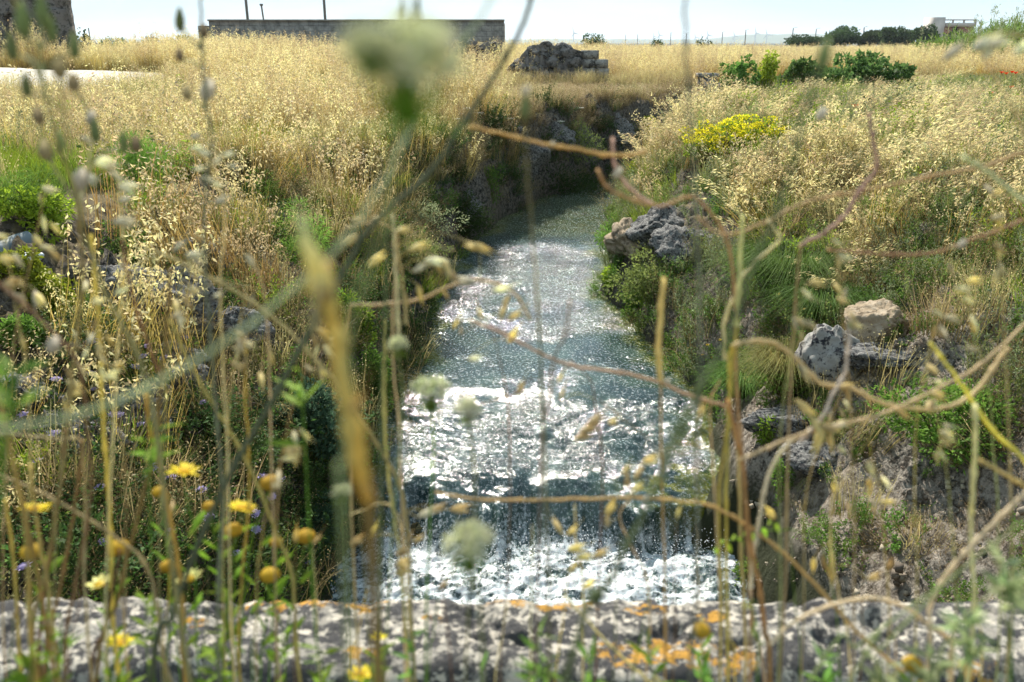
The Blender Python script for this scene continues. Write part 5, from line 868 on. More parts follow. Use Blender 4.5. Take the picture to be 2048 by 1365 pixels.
W_ = (.80, .76, .55)
oats('wild_oat', 'wild oat with pale spikelets drooping before the bright fennel on the left', [(150, 420), (175, 350), (215, 310), (240, 400), (245, 560), (230, 800), (215, 1365)], .78, .9, [(190, 322, .78, -10, 34, W_), (205, 333, .78, -5, 36, W_), (218, 345, .78, -25, 30, W_), (238, 372, .78, -12, 40, W_), (225, 345, .79, -45, 34, W_), (170, 352, .78, -30, 34, W_), (225, 445, .79, 8, 44, W_), (235, 405, .8, 20, 34, W_), (160, 275, .78, -20, 30, W_), (235, 440, .8, -20, 40, W_)])
oats('wild_oat', 'wild oat with pale spikelets beside the grey upright stalk on the left', [(380, 300), (420, 330), (450, 420), (440, 600), (455, 900), (470, 1365)], .8, .9, [(378, 298, .8, 5, 36, W_), (395, 303, .8, -15, 34, W_), (428, 330, .8, 45, 26, W_), (445, 310, .8, 0, 26, W_), (455, 330, .8, -20, 26, W_), (385, 340, .8, 8, 30, W_), (400, 355, .8, -15, 34, W_), (430, 405, .81, 15, 30, W_), (455, 300, .8, -40, 22, W_), (420, 365, .81, -20, 30, W_), (380, 275, .8, 10, 26, W_)])
fg('dry_weed', 'golden upright stem at the far left running the height of the slope', 'dry stem', [([(182, 470), (190, 560), (200, 690), (205, 820), (215, 960), (222, 1100), (240, 1365)], .85, .95, 1.6, 2.4, GOLD)])
fg('dry_weed', 'red brown stem forking over the pitted boulder on the left', 'dry stem', [([(245, 480), (262, 580), (300, 700), (325, 760)], .85, .88, 1.2, 1.5, (.28, .14, .07), False), ([(340, 535), (335, 640), (322, 760), (310, 900), (270, 1050), (235, 1200), (190, 1365)], .85, .92, 1.6, 2.4, (.27, .20, .06))])
fg('dry_weed', 'pale dry stem slanting from the left cliff down across to the orange blade', 'dry stem', [([(305, 503), (360, 525), (430, 560), (505, 605), (580, 665), (640, 730), (690, 790)], .8, .86, 1.6, 1.8, (.45, .38, .17), False), ([(690, 790), (760, 900), (810, 1020), (830, 1365)], .86, .95, 1.6, 1.8, (.36, .28, .12))], spk=[(345, 505, .8, 45, 40, W_), (370, 512, .8, 5, 44, W_), (490, 508, .82, -55, 40, W_), (240, 585, .8, 75, 34), (228, 590, .8, 30, 36, W_)])
fg('dry_weed', 'yellow green stem slanting through the middle of the left bank', 'dry stem', [([(340, 640), (375, 720), (420, 800), (470, 880), (510, 960), (550, 1060), (585, 1160), (600, 1365)], .86, .96, 1.5, 2.0, (.42, .36, .12))])
fg('dry_weed', 'amber stem standing near the left daisies', 'dry stem', [([(292, 790), (300, 860), (325, 960), (345, 1060), (365, 1200), (370, 1365)], .86, .96, 1.8, 2.2, (.50, .34, .08))])
fg('dry_weed', 'slender amber stem right of the left daisies', 'dry stem', [([(492, 700), (490, 800), (498, 900), (495, 1040), (482, 1180), (480, 1365)], .9, .98, 1.0, 1.6, (.46, .31, .07))])
fg('dry_weed', 'curved grey straw crossing the lower left corner', 'dry stem', [([(-60, 925), (0, 952), (80, 985), (160, 1030), (230, 1075), (300, 1150), (340, 1365)], .84, .9, 1.5, 1.6, (.42, .34, .16))])
fg('dry_weed', 'pink tinged arch of dry stem at the left edge', 'dry stem', [([(-30, 545), (60, 620), (130, 690), (160, 730)], .7, .75, 1.2, 1.3, (.30, .17, .10), False), ([(160, 730), (175, 860), (180, 1000), (150, 1180), (130, 1365)], .75, .85, 1.3, 2.0, (.28, .18, .08))], heads=[('white', 98, 690, .72, 1.2)])
fg('dry_weed', 'pale hooked dry stem low at the left edge', 'dry stem', [([(-30, 868), (50, 872), (110, 878), (160, 880), (168, 940), (170, 1040), (185, 1365)], .8, .9, 1.0, 1.4, (.5, .42, .22))])
for k, (pts, c, l_) in enumerate([([(-20, 720), (20, 900), (50, 1060), (60, 1200), (75, 1365)], (.46, .36, .10), 'first golden stem from the left edge in the lower left sheaf'), ([(0, 800), (35, 960), (70, 1120), (95, 1260), (110, 1365)], (.40, .28, .08), 'second golden stem of the lower left sheaf'), ([(60, 930), (75, 1060), (100, 1200), (120, 1365)], (.48, .38, .14), 'third stem of the lower left sheaf, pale and straight'), ([(130, 860), (120, 980), (100, 1120), (80, 1365)], BRN, 'reddish brown stem crossing the lower left sheaf'), ([(165, 880), (150, 1010), (120, 1180), (88, 1365)], (.30, .20, .08), 'brown stem bending towards the lower left sheaf'), ([(240, 1100), (225, 1180), (205, 1270), (180, 1365)], (.16, .09, .05), 'dark stem leaning left below the amber seed head'), ([(10, 1000), (30, 1150), (45, 1365)], (.5, .4, .12), 'short straw stem at the very left of the sheaf')]):
    fg('dry_weed', l_, 'dry stem', [(pts, .72 + .03 * k, .8 + .03 * k, 1.5, 2.1, c)])
# yellow composites lower left
def comp(heads, stems, label, leaf=()): fg('corn_marigold', label, 'yellow flower', [(s, 1.0, 1.04, .7, 1.3, GRN) for s in stems], heads=heads, leaf=tuple(leaf) + tuple((s_[-1][0] + (s_[0][0] - s_[-1][0]) * f_, s_[0][1] + (s_[-1][1] - s_[0][1]) * (1 - f_), 1.02, a_ + random.uniform(-20, 20), 46, 11) for s_ in stems for f_, a_ in ((.35, 60), (.5, 130), (.7, 50), (.15, 120))))
comp([('daisy', 367, 945, 1.0, 1.0)], [[(367, 950), (375, 1010), (390, 1080), (400, 1365)]], 'bright yellow daisy highest on the left, over the dark bank', [(385, 1060, 1.0, 60, 60, 14)])
comp([('daisy', 68, 1020, 1.0, .9)], [[(68, 1024), (85, 1100), (95, 1200), (100, 1365)]], 'yellow daisy at the far left above the parapet edge', [(90, 1150, 1.0, 50, 60, 16)])
comp([('pale', 200, 1172, 1.0, .9)], [[(200, 1176), (212, 1240), (220, 1365)]], 'cream tipped daisy just above the left end of the parapet')
comp([('pale', 380, 1160, 1.0, .85)], [[(380, 1165), (372, 1240), (370, 1365)]], 'cream tipped daisy beside the dark grey stalk')
comp([('daisy', 240, 1288, 1.02, .9)], [[(240, 1292), (235, 1365)]], 'yellow daisy in front of the parapet at lower left')
comp([('daisy', 482, 1018, 1.0, .9), ('disc', 418, 1014, 1.0, 1.3), ('disc', 500, 1020, 1.0, .9)], [[(482, 1020), (470, 1090), (455, 1200), (450, 1365)], [(418, 1018), (430, 1080), (450, 1180)]], 'yellow daisy with an amber button beside it, left of the leaning stem', [(440, 1080, 1.0, 30, 80, 14), (420, 1120, 1.0, 140, 60, 14)])
comp([('disc', 541, 968, 1.0, 2.1)], [[(541, 975), (528, 1020), (500, 1100), (480, 1365)]], 'largest amber button head at the left, above the nettles')
comp([('disc', 612, 1075, 1.0, 1.9)], [[(612, 1082), (600, 1130), (585, 1200), (570, 1365)]], 'amber button head farthest right of the lower left group')
comp([('disc', 467, 1062, 1.0, 1.8)], [[(467, 1070), (470, 1150), (465, 1365)]], 'amber button head right below the yellow daisy')
comp([('disc', 238, 1098, .95, 2.0)], [[(238, 1106), (230, 1200), (215, 1365)]], 'dull amber button head on a dark stem at left')
comp([('disc', 540, 1152, 1.0, 1.9), ('disc', 552, 1086, 1.0, 1.3)], [[(540, 1160), (535, 1230), (520, 1365)], [(552, 1092), (556, 1140), (545, 1220)]], 'orange yellow button head just above the parapet, with a small one over it', [(545, 1200, 1.0, 60, 60, 12)])
comp([('disc', 62, 1105, .9, 1.8)], [[(62, 1112), (80, 1200), (85, 1365)]], 'brownish button head behind the lower left sheaf')
comp([('disc', 335, 1135, .95, 1.5), ('disc', 318, 985, .95, 1.3)], [[(335, 1142), (340, 1240), (335, 1365)], [(318, 990), (330, 1060), (338, 1150)]], 'pair of faded orange button heads on one stalk near the dark grey stalk')
comp([('daisy', 718, 1352, .95, .9)], [[(718, 1358), (715, 1400)]], 'yellow daisy cut by the bottom edge left of centre')
comp([('daisy', 757, 1276, 1.02, .55)], [[(757, 1280), (750, 1365)]], 'small yellow flower before the parapet left of centre')
comp([('disc', 1402, 1262, .85, 1.6)], [[(1402, 1268), (1410, 1365)]], 'mustard coloured button head low at the right among grey green stems')
comp([('disc', 1825, 1330, .8, 1.6)], [[(1825, 1336), (1820, 1400)]], 'dull yellow button head near the bottom right corner')
# green leafy weeds along the parapet foot
def weed(px, py, zc, n, label, c=C_BRG, ls=46, h=150):
    t0 = P(px, py, zc); t = thing('leafy_weed', (t0[0], min(t0[1], 1.05), 0), label, 'weed'); m = MB(); q = fstem(m, [(px, py), (px + 6, py + h * .5), (px + random.uniform(-20, 20), py + h)], zc, zc + .02, .6, 1.2, np.asarray(GRN)); m.build('stem', M_stem, t, smooth=True)
    m = MB(); k = rng.integers(0, max(len(q) // 2 + 2, 2), n); d = rng.normal(0, 1, (n, 3)); d[:, 2] = np.abs(d[:, 2]) * .6; m.leaves(q[k], d, rng.normal(0, .5, (n, 3)) + [0, 0, 1], ls / FPX * zc * rng.uniform(.6, 1.2, n), ls / FPX * zc * .22, jit(c, n, .15), .2); m.build('leaves', M_leaf, t)
for a in [(300, 860, .85, 16, 'blurred bright green leafy sprig on the left bank below the stems', C_BRG, 70), (600, 740, .75, 9, 'bright green three pointed leaf cluster beside the orange blade', C_BRG, 80), (1075, 1270, .8, 22, 'bright green leafy weed before the parapet left of the straw stalk', C_GREEN * 1.4, 60), (960, 1330, .85, 16, 'small green weed at the bottom edge near the centre', C_GREEN * 1.2, 50), (640, 1300, .9, 18, 'green weed at the bottom edge left of centre', C_BRG, 50), (450, 1190, 1.0, 22, 'tall green weed rising over the parapet under the amber buttons', C_BRG, 50), (560, 1230, 1.0, 18, 'green weed before the parapet under the orange button', C_BRG, 46), (120, 1230, .85, 18, 'green weed in the lower left sheaf', C_BRG * .9, 60), (290, 1200, .95, 20, 'green weed left of the dark grey stalk before the parapet', C_BRG, 50), (820, 1270, .9, 14, 'thin green weed before the parapet under the big seed umbel', C_GREEN * 1.2, 46), (1300, 1300, .9, 12, 'thin green blades before the parapet right of the straw stalk', C_BRG, 60), (1640, 1290, .85, 14, 'green weed before the right half of the parapet', C_GREEN * 1.3, 50), (1930, 1230, .7, 34, 'pale green bushy weed at the lower right corner', np.array([.30, .36, .16]), 70), (2010, 1130, .65, 34, 'tall pale green weed at the right edge above the parapet', np.array([.32, .38, .18]), 70), (1860, 1300, .75, 26, 'pale green weed left of the bushy one in the lower right corner', np.array([.30, .36, .18]), 60), (20, 760, .5, 16, 'blurred green foliage at the left edge', C_GREEN * 1.4, 90), (430, 1300, .9, 22, 'green leafy weed at the bottom edge under the dark grey stalk', C_BRG, 55), (220, 1330, .85, 20, 'green leafy weed at the bottom edge under the yellow daisy', C_BRG, 60), (1180, 1330, .8, 18, 'blurred green weed at the bottom edge beside the straw stalk', C_GREEN * 1.5, 60), (1400, 1310, .8, 16, 'green weed under the mustard button head', C_GREEN * 1.5, 60), (740, 1330, .85, 20, 'green weed under the small yellow flower at the bottom edge', C_BRG, 50), (60, 1310, .75, 20, 'blurred green weed at the bottom left corner', C_BRG, 70), (1760, 1320, .7, 26, 'pale blurred weed at the bottom edge right of the bleached stem', np.array([.30, .36, .16]), 70), (1505, 1200, .8, 10, 'small olive bud cluster on a stem before the parapet', C_OLIVE * 1.4, 30)]: weed(*a[:4], a[4], a[5], a[6])
# grey green grass blades lower right
for k, (pts, l_) in enumerate([([(2048, 1040), (1900, 1160), (1760, 1300), (1700, 1365)], 'upper of three grey green blades slanting in the lower right corner'), ([(2060, 1110), (1960, 1210), (1850, 1365)], 'middle of three grey green blades slanting in the lower right corner'), ([(1880, 1170), (1720, 1290), (1620, 1365)], 'lowest grey green blade slanting across the parapet at right'), ([(2000, 1120), (2010, 1240), (2020, 1365)], 'upright pale green stem in the lower right corner')]):
    fg('green_grass_plant', l_, 'grass stem', [(pts, .62 + .03 * k, .66 + .03 * k, .7, 1.4, (.34, .38, .16))])
# right side dead branches
fg('dead_bramble', 'tan dead stem arching over the channel bend near the top of the water', 'dead stem', [([(940, 252), (1020, 272), (1090, 288), (1160, 300), (1230, 312), (1295, 303)], .82, .84, 1.2, 1.6, (.45, .27, .10), False), ([(1225, 275), (1228, 320), (1238, 350), (1270, 385), (1310, 412)], .84, .85, 1.3, 1.6, PINK, False), ([(1195, 340), (1215, 375), (1260, 398), (1320, 412), (1370, 395), (1400, 402), (1450, 470), (1470, 600), (1475, 800), (1490, 1000), (1500, 1365)], .8, .92, 1.4, 1.4, (.42, .29, .12))], heads=[('white', 1230, 345, .84, .9), ('white', 1100, 290, .83, .6)])
fg('dead_bramble', 'long tan dead stem crossing the right slope towards the right edge', 'dead stem', [([(1390, 430), (1450, 470), (1540, 440), (1610, 405), (1700, 385), (1850, 355), (1960, 335), (2060, 305), (2200, 330)], .85, .9, 1.0, 1.8, (.42, .30, .14)), ([(1535, 440), (1560, 475), (1540, 500), (1490, 545), (1465, 600), (1448, 650), (1450, 720)], .86, .9, 1.2, 1.5, (.50, .42, .26), False)])
fg('dead_bramble', 'pinkish thorny dead stem bending on the right slope above the broom', 'dead stem', [([(1738, 225), (1750, 300), (1752, 340), (1720, 380), (1690, 430), (1650, 465), (1600, 490)], .82, .86, 1.6, 1.8, (.38, .25, .18), False), ([(1600, 490), (1590, 620), (1580, 800), (1560, 1365)], .86, 1.0, 1.2, 1.5, (.3, .22, .12))], heads=[('white', 1637, 228, .8, 1.)])
fg('dead_bramble', 'brown dead stem sagging across the right slope from the edge', 'dead stem', [([(1655, 500), (1720, 505), (1800, 510), (1870, 505), (1930, 485), (2000, 460), (2080, 440), (2250, 500)], .85, .9, 1.0, 1.7, (.34, .21, .10))], heads=[('white', 1920, 488, .86, .8)])
fg('dead_bramble', 'pale jointed dead stem winding over the spotted boulder', 'dead stem', [([(1465, 690), (1500, 683), (1545, 686), (1590, 715), (1625, 752), (1650, 770), (1700, 775), (1750, 800), (1800, 815), (1870, 818), (1930, 800), (1970, 760), (2015, 695)], .86, .9, 1.7, 2.0, (.50, .40, .20), False), ([(1455, 1365), (1455, 1300), (1452, 1050), (1455, 900), (1460, 800), (1458, 720), (1467, 690)][::-1], .86, .95, 1.3, 1.6, (.45, .36, .08))])
fg('dead_bramble', 'forked pale dead stem crossing the bare right slope upwards', 'dead stem', [([(1480, 920), (1530, 898), (1600, 870), (1680, 848), (1760, 830), (1850, 790), (1960, 730), (2060, 640)], .84, .9, 1.5, 1.3, (.44, .33, .18), False), ([(1455, 800), (1470, 860), (1485, 930), (1490, 990), (1500, 1080), (1520, 1180), (1530, 1265), (1540, 1365)], .84, .92, 1.7, 2.4, (.40, .26, .08)), ([(1700, 635), (1695, 700), (1690, 745), (1665, 790), (1640, 840), (1600, 885)], .85, .86, 1.4, 1.6, (.46, .38, .32), False)], spk=[(1620, 830, .85, -60, 60), (1650, 845, .85, -110, 70), (1590, 800, .85, -40, 60), (1640, 850, .84, -20, 50), (1660, 860, .85, -85, 50)], heads=[('bud', 1700, 650, .85, .7)])
fg('dead_bramble', 'long dead stem crossing the stream from the middle to the right bank', 'dead stem', [([(940, 640), (1000, 665), (1050, 692), (1110, 720), (1160, 735), (1250, 747), (1320, 765), (1390, 795), (1450, 812)], .88, .92, 1.2, 1.7, (.46, .33, .20), False), ([(1450, 812), (1475, 900), (1482, 1100), (1490, 1365)], .92, .98, 1.5, 1.7, (.4, .3, .14))], spk=[(905, 660, .9, 60, 26), (920, 672, .9, 80, 22), (935, 720, .9, 10, 30, W_), (1015, 685, .9, 50, 34), (1115, 765, .9, 60, 24)])
fg('dead_bramble', 'curved whitish stem bending from the bare slope down to the parapet', 'dead stem', [([(1690, 850), (1620, 862), (1570, 895), (1538, 950), (1520, 1030), (1508, 1110), (1500, 1180)], .86, .9, 1.5, 1.6, (.52, .44, .33), False), ([(1500, 1180), (1510, 1270), (1530, 1365)], .9, .95, 1.5, 1.6, (.4, .3, .2))])
fg('dead_bramble', 'horizontal brown stem over the waterfall running to the lower right', 'dead stem', [([(870, 985), (960, 1000), (1080, 1000), (1180, 998), (1290, 997), (1370, 1003), (1430, 1015), (1500, 1055), (1570, 1110), (1640, 1180), (1720, 1270), (1800, 1340), (1850, 1400)], .88, .9, 1.1, 1.9, (.42, .27, .10))], heads=[('white', 1288, 998, .88, .6)])
fg('dead_bramble', 'whitish thick dead stem rising from the parapet to the right edge', 'dead stem', [([(2090, 960), (2048, 990), (1990, 1045), (1930, 1105), (1890, 1155), (1860, 1220), (1850, 1365)], .78, .85, 2.0, 1.8, (.55, .46, .30))])
fg('dead_bramble', 'arched bleached stem lying over the right half of the parapet', 'dead stem', [([(1540, 1290), (1580, 1250), (1650, 1215), (1720, 1198), (1760, 1198), (1820, 1220), (1860, 1255), (1890, 1275), (1900, 1365)], .84, .86, 1.3, 2.2, (.55, .43, .28))])
fg('golden_grass_plant', 'thick golden blade slanting down at the right edge of the slope', 'grass blade', [([(1860, 685), (1905, 745), (1950, 810), (1990, 865), (2060, 940), (2120, 1100)], .8, .84, 1.2, 2.2, (.58, .46, .10))])
fg('golden_grass_plant', 'pale upright blade near the right edge below the golden one', 'grass blade', [([(1950, 810), (1950, 900), (1945, 1000), (1942, 1060), (1935, 1365)], .78, .84, 2.0, 1.4, (.52, .46, .26))])
fg('golden_grass_plant', 'golden blade running from the pale one to the right edge', 'grass blade', [([(1960, 920), (2010, 950), (2060, 985), (2150, 1100)], .8, .84, 1.4, 1.8, (.52, .44, .16))])
fg('golden_grass_plant', 'short pale blade crossing the upper right edge', 'grass blade', [([(1925, 312), (1975, 345), (2030, 390), (2080, 430), (2200, 600)], .7, .74, 1.4, 2.2, (.42, .42, .24))])
fg('canary_grass', 'upright cream seed spike over the right bank, right of the water', 'grass spike', [([(1328, 555), (1322, 620), (1318, 700), (1322, 760)], .85, .87, 2.2, 2.6, (.55, .45, .16), False), ([(1322, 750), (1322, 850), (1325, 1000), (1330, 1365)], .87, .95, .8, 1.2, (.42, .30, .10))], heads=[('white', 1332, 762, .86, .5)])
fg('canary_grass', 'tall cream seed spike on an olive stem left of the broom', 'grass spike', [([(1485, 430), (1480, 520), (1476, 600), (1474, 650)], .85, .87, 1.4, 2.2, (.52, .48, .22), False), ([(1474, 650), (1462, 760), (1450, 900), (1438, 1000), (1440, 1365)], .87, .95, 1.4, 1.2, (.42, .38, .08))])
fg('dry_straw', 'bright straw stalk slanting across the parapet right of centre', 'straw', [([(1128, 1190), (1150, 1215), (1200, 1270), (1250, 1320), (1300, 1368), (1340, 1420)], .96, .9, .9, 1.8, (.68, .54, .26))])
fg('dry_twig_plant', 'thin dark forked twig standing before the middle of the stream', 'twig', [([(985, 660), (1000, 720), (1012, 780), (1018, 840), (1020, 1000), (1015, 1150), (1000, 1365)], .92, 1.0, .5, .9, (.24, .16, .10)), ([(1065, 755), (1040, 775), (1018, 800)], .92, .93, .5, .6, (.24, .16, .1), False), ([(960, 810), (990, 800), (1016, 790)], .92, .93, .6, .6, (.3, .2, .1), False)], spk=[(1035, 790, .92, 65, 34)])
fg('dry_twig_plant', 'blurred brown twig rising from the rapids to the upper water', 'twig', [([(1140, 600), (1130, 670), (1108, 720), (1098, 800), (1085, 860), (1080, 1000), (1070, 1365)], .7, .8, .8, 1.1, (.28, .2, .14))])
fg('dry_twig_plant', 'twig leaning over the right half of the rapids with golden spikelets', 'twig', [([(1140, 720), (1180, 760), (1190, 810), (1198, 860), (1205, 940), (1200, 1100), (1190, 1365)], .9, .98, .6, 1.0, (.3, .19, .12)), ([(1198, 800), (1250, 840), (1300, 880)], .92, .92, .4, .5, (.26, .18, .1), False)], spk=[(1120, 800, .9, 70, 26), (1160, 865, .9, 20, 44), (1175, 850, .9, 35, 40), (1150, 880, .9, 25, 40), (1218, 848, .9, 25, 18)])
# oat panicles, centre
oats('wild_oat', 'large drooping oat panicle with cream spikelets left of the upper water', [(690, 455), (740, 445), (780, 455), (795, 480), (790, 560), (785, 700), (800, 900), (812, 1365)], .85, .95, [(700, 440, .85, 5, 34), (715, 470, .85, -140, 36), (740, 440, .85, 10, 40), (790, 465, .85, 15, 36), (820, 500, .86, 20, 40), (845, 530, .86, 10, 36, W_), (850, 520, .86, -10, 44, W_), (870, 515, .86, -70, 40), (890, 520, .86, -75, 42), (900, 540, .86, -60, 36), (825, 545, .86, 30, 36, W_), (835, 570, .86, -75, 40), (735, 535, .85, 40, 50), (945, 488, .86, -25, 46), (810, 585, .86, -80, 34)], heads=[('seed', 905, 500, .86, .3)])
fg('wild_oat', 'pair of pale stems hanging below the cream panicle left of the water', 'wild oat', [([(785, 430), (790, 520), (795, 600), (797, 680)], .85, .86, 1.0, 1.6, (.60, .52, .32), False), ([(770, 640), (768, 740), (770, 850), (778, 960), (800, 1120), (820, 1365)], .86, .95, 1.6, 1.2, (.52, .44, .18)), ([(790, 480), (805, 560), (812, 650)], .85, .86, .8, 1.4, (.5, .38, .18), False)])
fg('dead_bramble', 'pale arched dry stem over the left half of the stream', 'dead stem', [([(700, 610), (780, 608), (850, 595), (905, 570), (960, 560), (1010, 575), (1040, 600), (1062, 640)], .88, .9, 1.2, 1.0, (.48, .37, .20), False), ([(700, 610), (690, 700), (700, 900), (720, 1365)], .88, .95, 1.0, 1.0, (.4, .3, .15))], spk=[(960, 500, .88, 155, 36), (950, 565, .88, 170, 44, W_), (985, 582, .88, 10, 40, W_), (1005, 615, .88, 60, 32), (1015, 640, .88, 30, 34), (965, 640, .88, 110, 30), (1000, 640, .88, 70, 40), (898, 600, .88, 120, 26)])
oats('wild_oat', 'oat with amber spikelets standing over the right half of the waterfall', [(1250, 945), (1262, 990), (1240, 1040), (1290, 1150), (1300, 1250), (1290, 1365)], .9, .98, [(1250, 975, .9, 75, 34), (1270, 960, .9, 60, 36), (1265, 985, .9, 40, 34), (1210, 1030, .9, 50, 40), (1212, 1058, .9, 80, 42), (1285, 925, .9, 15, 36), (1245, 950, .9, 60, 28)])
oats('wild_oat', 'oat with cream spikelets before the foam right of centre', [(1150, 1010), (1152, 1080), (1165, 1160), (1165, 1365)], .92, .98, [(1135, 1070, .92, 40, 30), (1135, 1100, .92, 10, 40), (1150, 1115, .92, 0, 40), (1185, 1115, .92, 25, 40), (1165, 1180, .92, 40, 36), (1125, 1070, .92, 120, 44)])
oats('wild_oat', 'oat with drooping cream spikelets before the left end of the foam', [(700, 1030), (780, 1010), (810, 1100), (815, 1200), (830, 1365)], .92, .98, [(835, 1035, .92, 25, 46, W_), (855, 1025, .92, 20, 44), (900, 1020, .92, 5, 46), (790, 1110, .92, 20, 34), (790, 1130, .92, 10, 34), (815, 1090, .92, 70, 34), (740, 1080, .92, 65, 40), (790, 1150, .92, 30, 40), (700, 1090, .92, 30, 34), (825, 1085, .92, 30, 30)])
oats('wild_oat', 'oat with yellow spikelets before the bare right slope', [(1690, 960), (1665, 1000), (1662, 1100), (1680, 1200), (1700, 1365)], .9, .98, [(1695, 1002, .9, -80, 36), (1665, 1100, .9, -90, 44), (1662, 1130, .9, -88, 36), (1630, 1115, .9, -100, 30), (1645, 1112, .9, -75, 30), (1738, 975, .9, -100, 20), (1668, 985, .9, 90, 18), (1735, 1160, .9, 20, 30), (1790, 820, .9, -30, 40)])
oats('wild_oat', 'oat with amber spikelets near the right water edge', [(1440, 760), (1420, 820), (1430, 1000), (1440, 1365)], .92, .98, [(1392, 842, .9, 60, 40), (1395, 835, .9, 75, 30), (1285, 925, .9, 30, 24)])
oats('wild_oat', 'pale blurred oat spikelets hanging over the reeds in the upper right', [(2080, 60), (1990, 85), (1960, 100), (2060, 300), (2150, 700)], .62, .8, [(1885, 122, .62, 40, 66, W_), (1945, 100, .62, 35, 50, W_), (1950, 98, .62, 20, 76, W_), (1965, 120, .62, 50, 40, W_), (2030, 108, .62, 40, 50, W_), (1975, 90, .62, 10, 44, W_)], r=(.5, 1.))
oats('wild_oat', 'oat with white spikelets over the lower middle of the left bank', [(495, 480), (505, 520), (530, 600), (540, 800), (560, 1365)], .88, .96, [(540, 700, .88, -80, 34), (175, 690, .86, 60, 30, W_), (520, 745, .88, -80, 34), (425, 595, .86, 20, 26, W_), (365, 590, .86, -60, 36), (350, 600, .86, -80, 36), (165, 720, .86, 65, 30, W_)])
sides = ['among the purple scabious', 'beside the pitted boulder', 'left of the nettles', 'before the golden field', 'over the lower left sheaf', 'beside the red brown stem', 'in front of the dark bank', 'near the amber buttons']
for k, (px, py, ln_) in enumerate([(60, 470, 620), (250, 520, 700), (330, 430, 640), (455, 560, 500), (560, 640, 500), (120, 640, 500), (20, 360, 700), (520, 860, 400), (1560, 560, 560), (1700, 470, 600), (1830, 600, 500), (1985, 520, 560), (1610, 760, 420), (1770, 880, 360), (1900, 760, 420), (2010, 330, 600)]):
    zz = .80 + .02 * (k % 7); ln2 = random.choice([-1, 1]) * random.uniform(30, 90); pth = [(px + ln2, py), (px + ln2 * .5, py + ln_ * .25), (px, py + ln_ * .6), (px - ln2 * .1, 1365)]; sp = []
    for j in range(9): f_ = random.random() * .35; xx_ = px + ln2 * (1 - f_ * 1.6); yy_ = py + ln_ * f_; an_ = random.uniform(-110, -50) if j % 2 else random.uniform(-60, 10); sp.append((xx_ + random.uniform(-16, 22), yy_ + random.uniform(-6, 16), zz, an_, random.uniform(24, 38)) + (((.74, .66, .42),) if j % 3 else ()))
    place = sides[k] if k < 8 else ['over the dark broom', 'over the dry grass of the right slope', 'right of the tan stone', 'near the right edge, among leaning oats', 'over the spotted boulder', 'above the bare right slope', 'over the green herb bed', 'at the right edge below the reeds'][k - 8]
    oats('wild_oat', 'slim blurred wild oat nodding ' + place, pth, zz, zz + .06, sp, r=(.45, 1.0), col=[(.50, .40, .18), (.42, .32, .12), (.36, .34, .14)][k % 3])
# seed umbels over the water
fg('wild_carrot', 'yellow green closed umbel over the left side of the rapids', 'wild carrot', [([(862, 815), (868, 900), (860, 1050), (850, 1365)], .82, .9, .8, 1.2, GRN)], heads=[('nest', 862, 785, .82, .85)])
fg('wild_carrot', 'smaller brownish closed umbel right of the yellow green one', 'wild carrot', [([(938, 850), (950, 960), (945, 1150), (930, 1365)], .68, .75, .7, 1.1, (.25, .24, .1))], heads=[('nest', 936, 822, .68, .5)])
fg('wild_carrot', 'big blurred whitish umbel before the foam at lower centre', 'wild carrot', [([(940, 1130), (960, 1220), (965, 1365)], .52, .56, .8, 1.1, (.24, .28, .1))], heads=[('nest', 938, 1095, .52, .75)])
fg('wild_carrot', 'round pale umbel at the left edge of the stream', 'wild carrot', [([(797, 715), (805, 800), (790, 1000), (770, 1365)], .74, .85, .7, 1.1, (.26, .30, .12))], heads=[('nest', 797, 692, .74, .42)])
fg('wild_carrot', 'small pale umbel beside the orange blade at the foot of the bank', 'wild carrot', [([(686, 1000), (690, 1080), (700, 1365)], .74, .85, .7, 1.1, (.26, .30, .12))], heads=[('nest', 684, 985, .74, .42)])
fg('budding_weed', 'blurred yellow and green bud rising into view left of the stone ruin', 'stalk', [([(1047, 185), (1050, 260), (1060, 420), (1080, 700), (1100, 1365)], .55, .7, .7, 1.2, (.28, .26, .12))], heads=[('bud', 1048, 215, .55, .9), ('white', 1046, 182, .55, .6)])
fg('leafy_shoot', 'green leafy twigs reaching above the farm wall near the top', 'twig', [([(803, -20), (803, 40), (790, 200), (770, 600), (760, 1365)], .55, .7, .6, 1.2, (.20, .24, .10)), ([(822, -20), (823, 40), (812, 150), (795, 260)], .55, .56, .5, .6, (.2, .24, .1), False)], heads=[('bud', 802, 22, .55, .7), ('bud', 834, 8, .55, .5), ('bud', 836, 30, .55, .5)])
fg('small_fern', 'small bright green fern like sprig arching before the foot of the waterfall', 'sprig', [([(1425, 1100), (1450, 1085), (1500, 1068), (1560, 1060), (1610, 1068), (1650, 1110), (1680, 1365)], .95, .98, .7, .8, GRN)], leaf=[(1430 + 12 * k, 1096 - 5 * k, .95, (70 if k % 2 else -70) + 10, 17, 9) for k in range(11)])
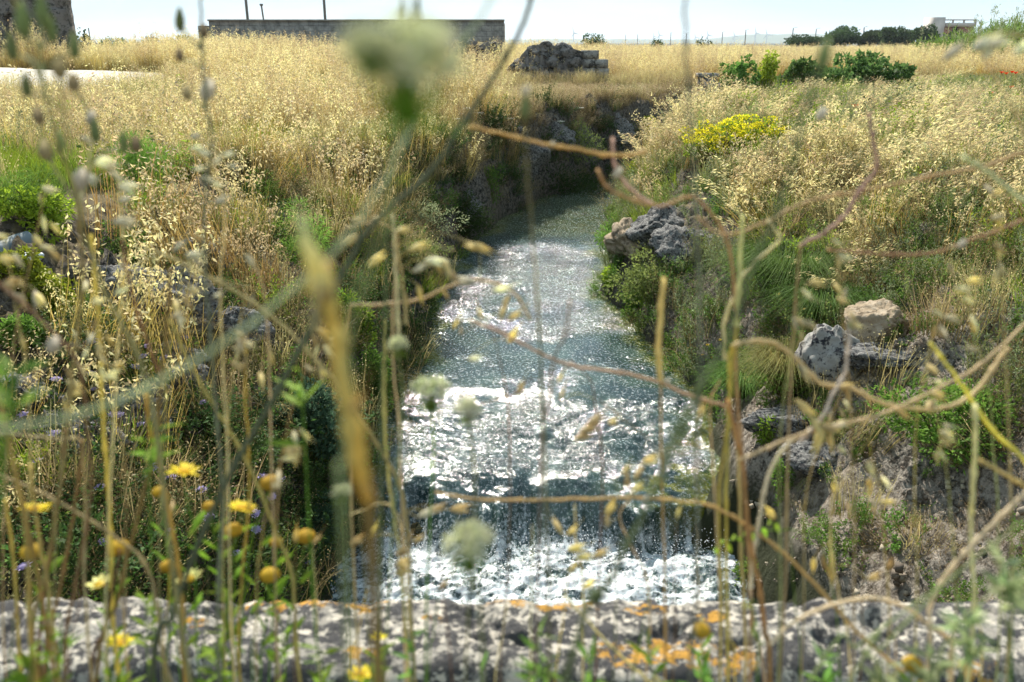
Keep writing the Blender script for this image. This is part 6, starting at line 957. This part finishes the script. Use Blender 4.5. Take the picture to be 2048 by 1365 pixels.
# thin upright stems in front of the parapet
def wh(p): return ['at its far left end', 'under the lower left sheaf', 'under the amber buttons', 'under the nettles', 'below the orange blade', 'left of the big seed umbel', 'below the foam', 'left of the straw stalk', 'right of the straw stalk', 'under the waterfall', 'below the bare slope', 'below the arched bleached stem', 'in the bushy lower right corner'][min(int(p / 158), 12)]
for k in range(26):
    px = [640, 700, 745, 855, 905, 1060, 1110, 1225, 1265, 1345, 1400, 1470, 1560, 1600, 1720, 1790, 1960, 2000, 20, 140, 260, 330, 410, 505, 590, 990][k]; top_ = random.uniform(1020, 1240); lean = random.uniform(-40, 40); c = [TAN, GOLD, OLV, GRN, BRN][k % 5]
    z_ = random.uniform(.8, 1.0); fg('dry_weed' if k % 5 != 3 else 'green_grass_plant', ('thin ' if k % 2 else 'slender ') + ['tan', 'golden', 'olive', 'fresh green', 'reddish brown'][k % 5] + ' upright stem before the parapet, ' + wh(px), 'grass stem', [([(px + lean, top_), (px + lean * .5, (top_ + 1365) / 2), (px, 1365)], z_, z_ + .02, .4, 1.0, c)], group='thin stems along the parapet', spk=[(px + lean, top_ + 5, z_, random.uniform(40, 140), 30)] if k % 3 == 0 else ())

# spray thrown up where the water lands
def icos(c, r): 
    a = np.array([[1, 0, 0], [-1, 0, 0], [0, 1, 0], [0, -1, 0], [0, 0, 1], [0, 0, -1.]]); f = np.array([[0, 2, 4], [2, 1, 4], [1, 3, 4], [3, 0, 4], [2, 0, 5], [1, 2, 5], [3, 1, 5], [0, 3, 5]])
    n = len(c); return (c[:, None] + a[None] * r[:, None, None]).reshape(-1, 3), (np.arange(n)[:, None, None] * 6 + f[None]).reshape(-1, 3)
n = 2600; sx_ = rng.uniform(-1.2, 1.75, n); sy_ = rng.normal(5.92, .16, n); sz_ = -2.44 + np.abs(rng.normal(0, .085, n)); v, f = icos(np.stack([sx_, sy_, sz_], 1), rng.uniform(.002, .0065, n)); m = MB(); m.add(v, None, f, (.75, .78, .8))
M_spray = plainmat('spray', (.8, .82, .84), .25, .03); tag(m.build('water_spray', M_spray), 'white drops of spray leaping at the foot of the small waterfall', 'spray', kind='stuff')
# ------------------------------------------------------------------ air: one even haze box round the whole scene
M_haze, t, o = newmat('haze'); pv = N(t, 'ShaderNodeVolumePrincipled'); pv.inputs['Color'].default_value = (.80, .90, 1, 1); pv.inputs['Density'].default_value = .00010; pv.inputs['Anisotropy'].default_value = .2; t.links.new(pv.outputs[0], o.inputs['Volume'])
m = MB(); m.box((-11500, -1200, -14), (11500, 9500, 115)); hz = m.build('haze', M_haze); tag(hz, 'thin bluish summer haze in the air', 'haze', kind='stuff')
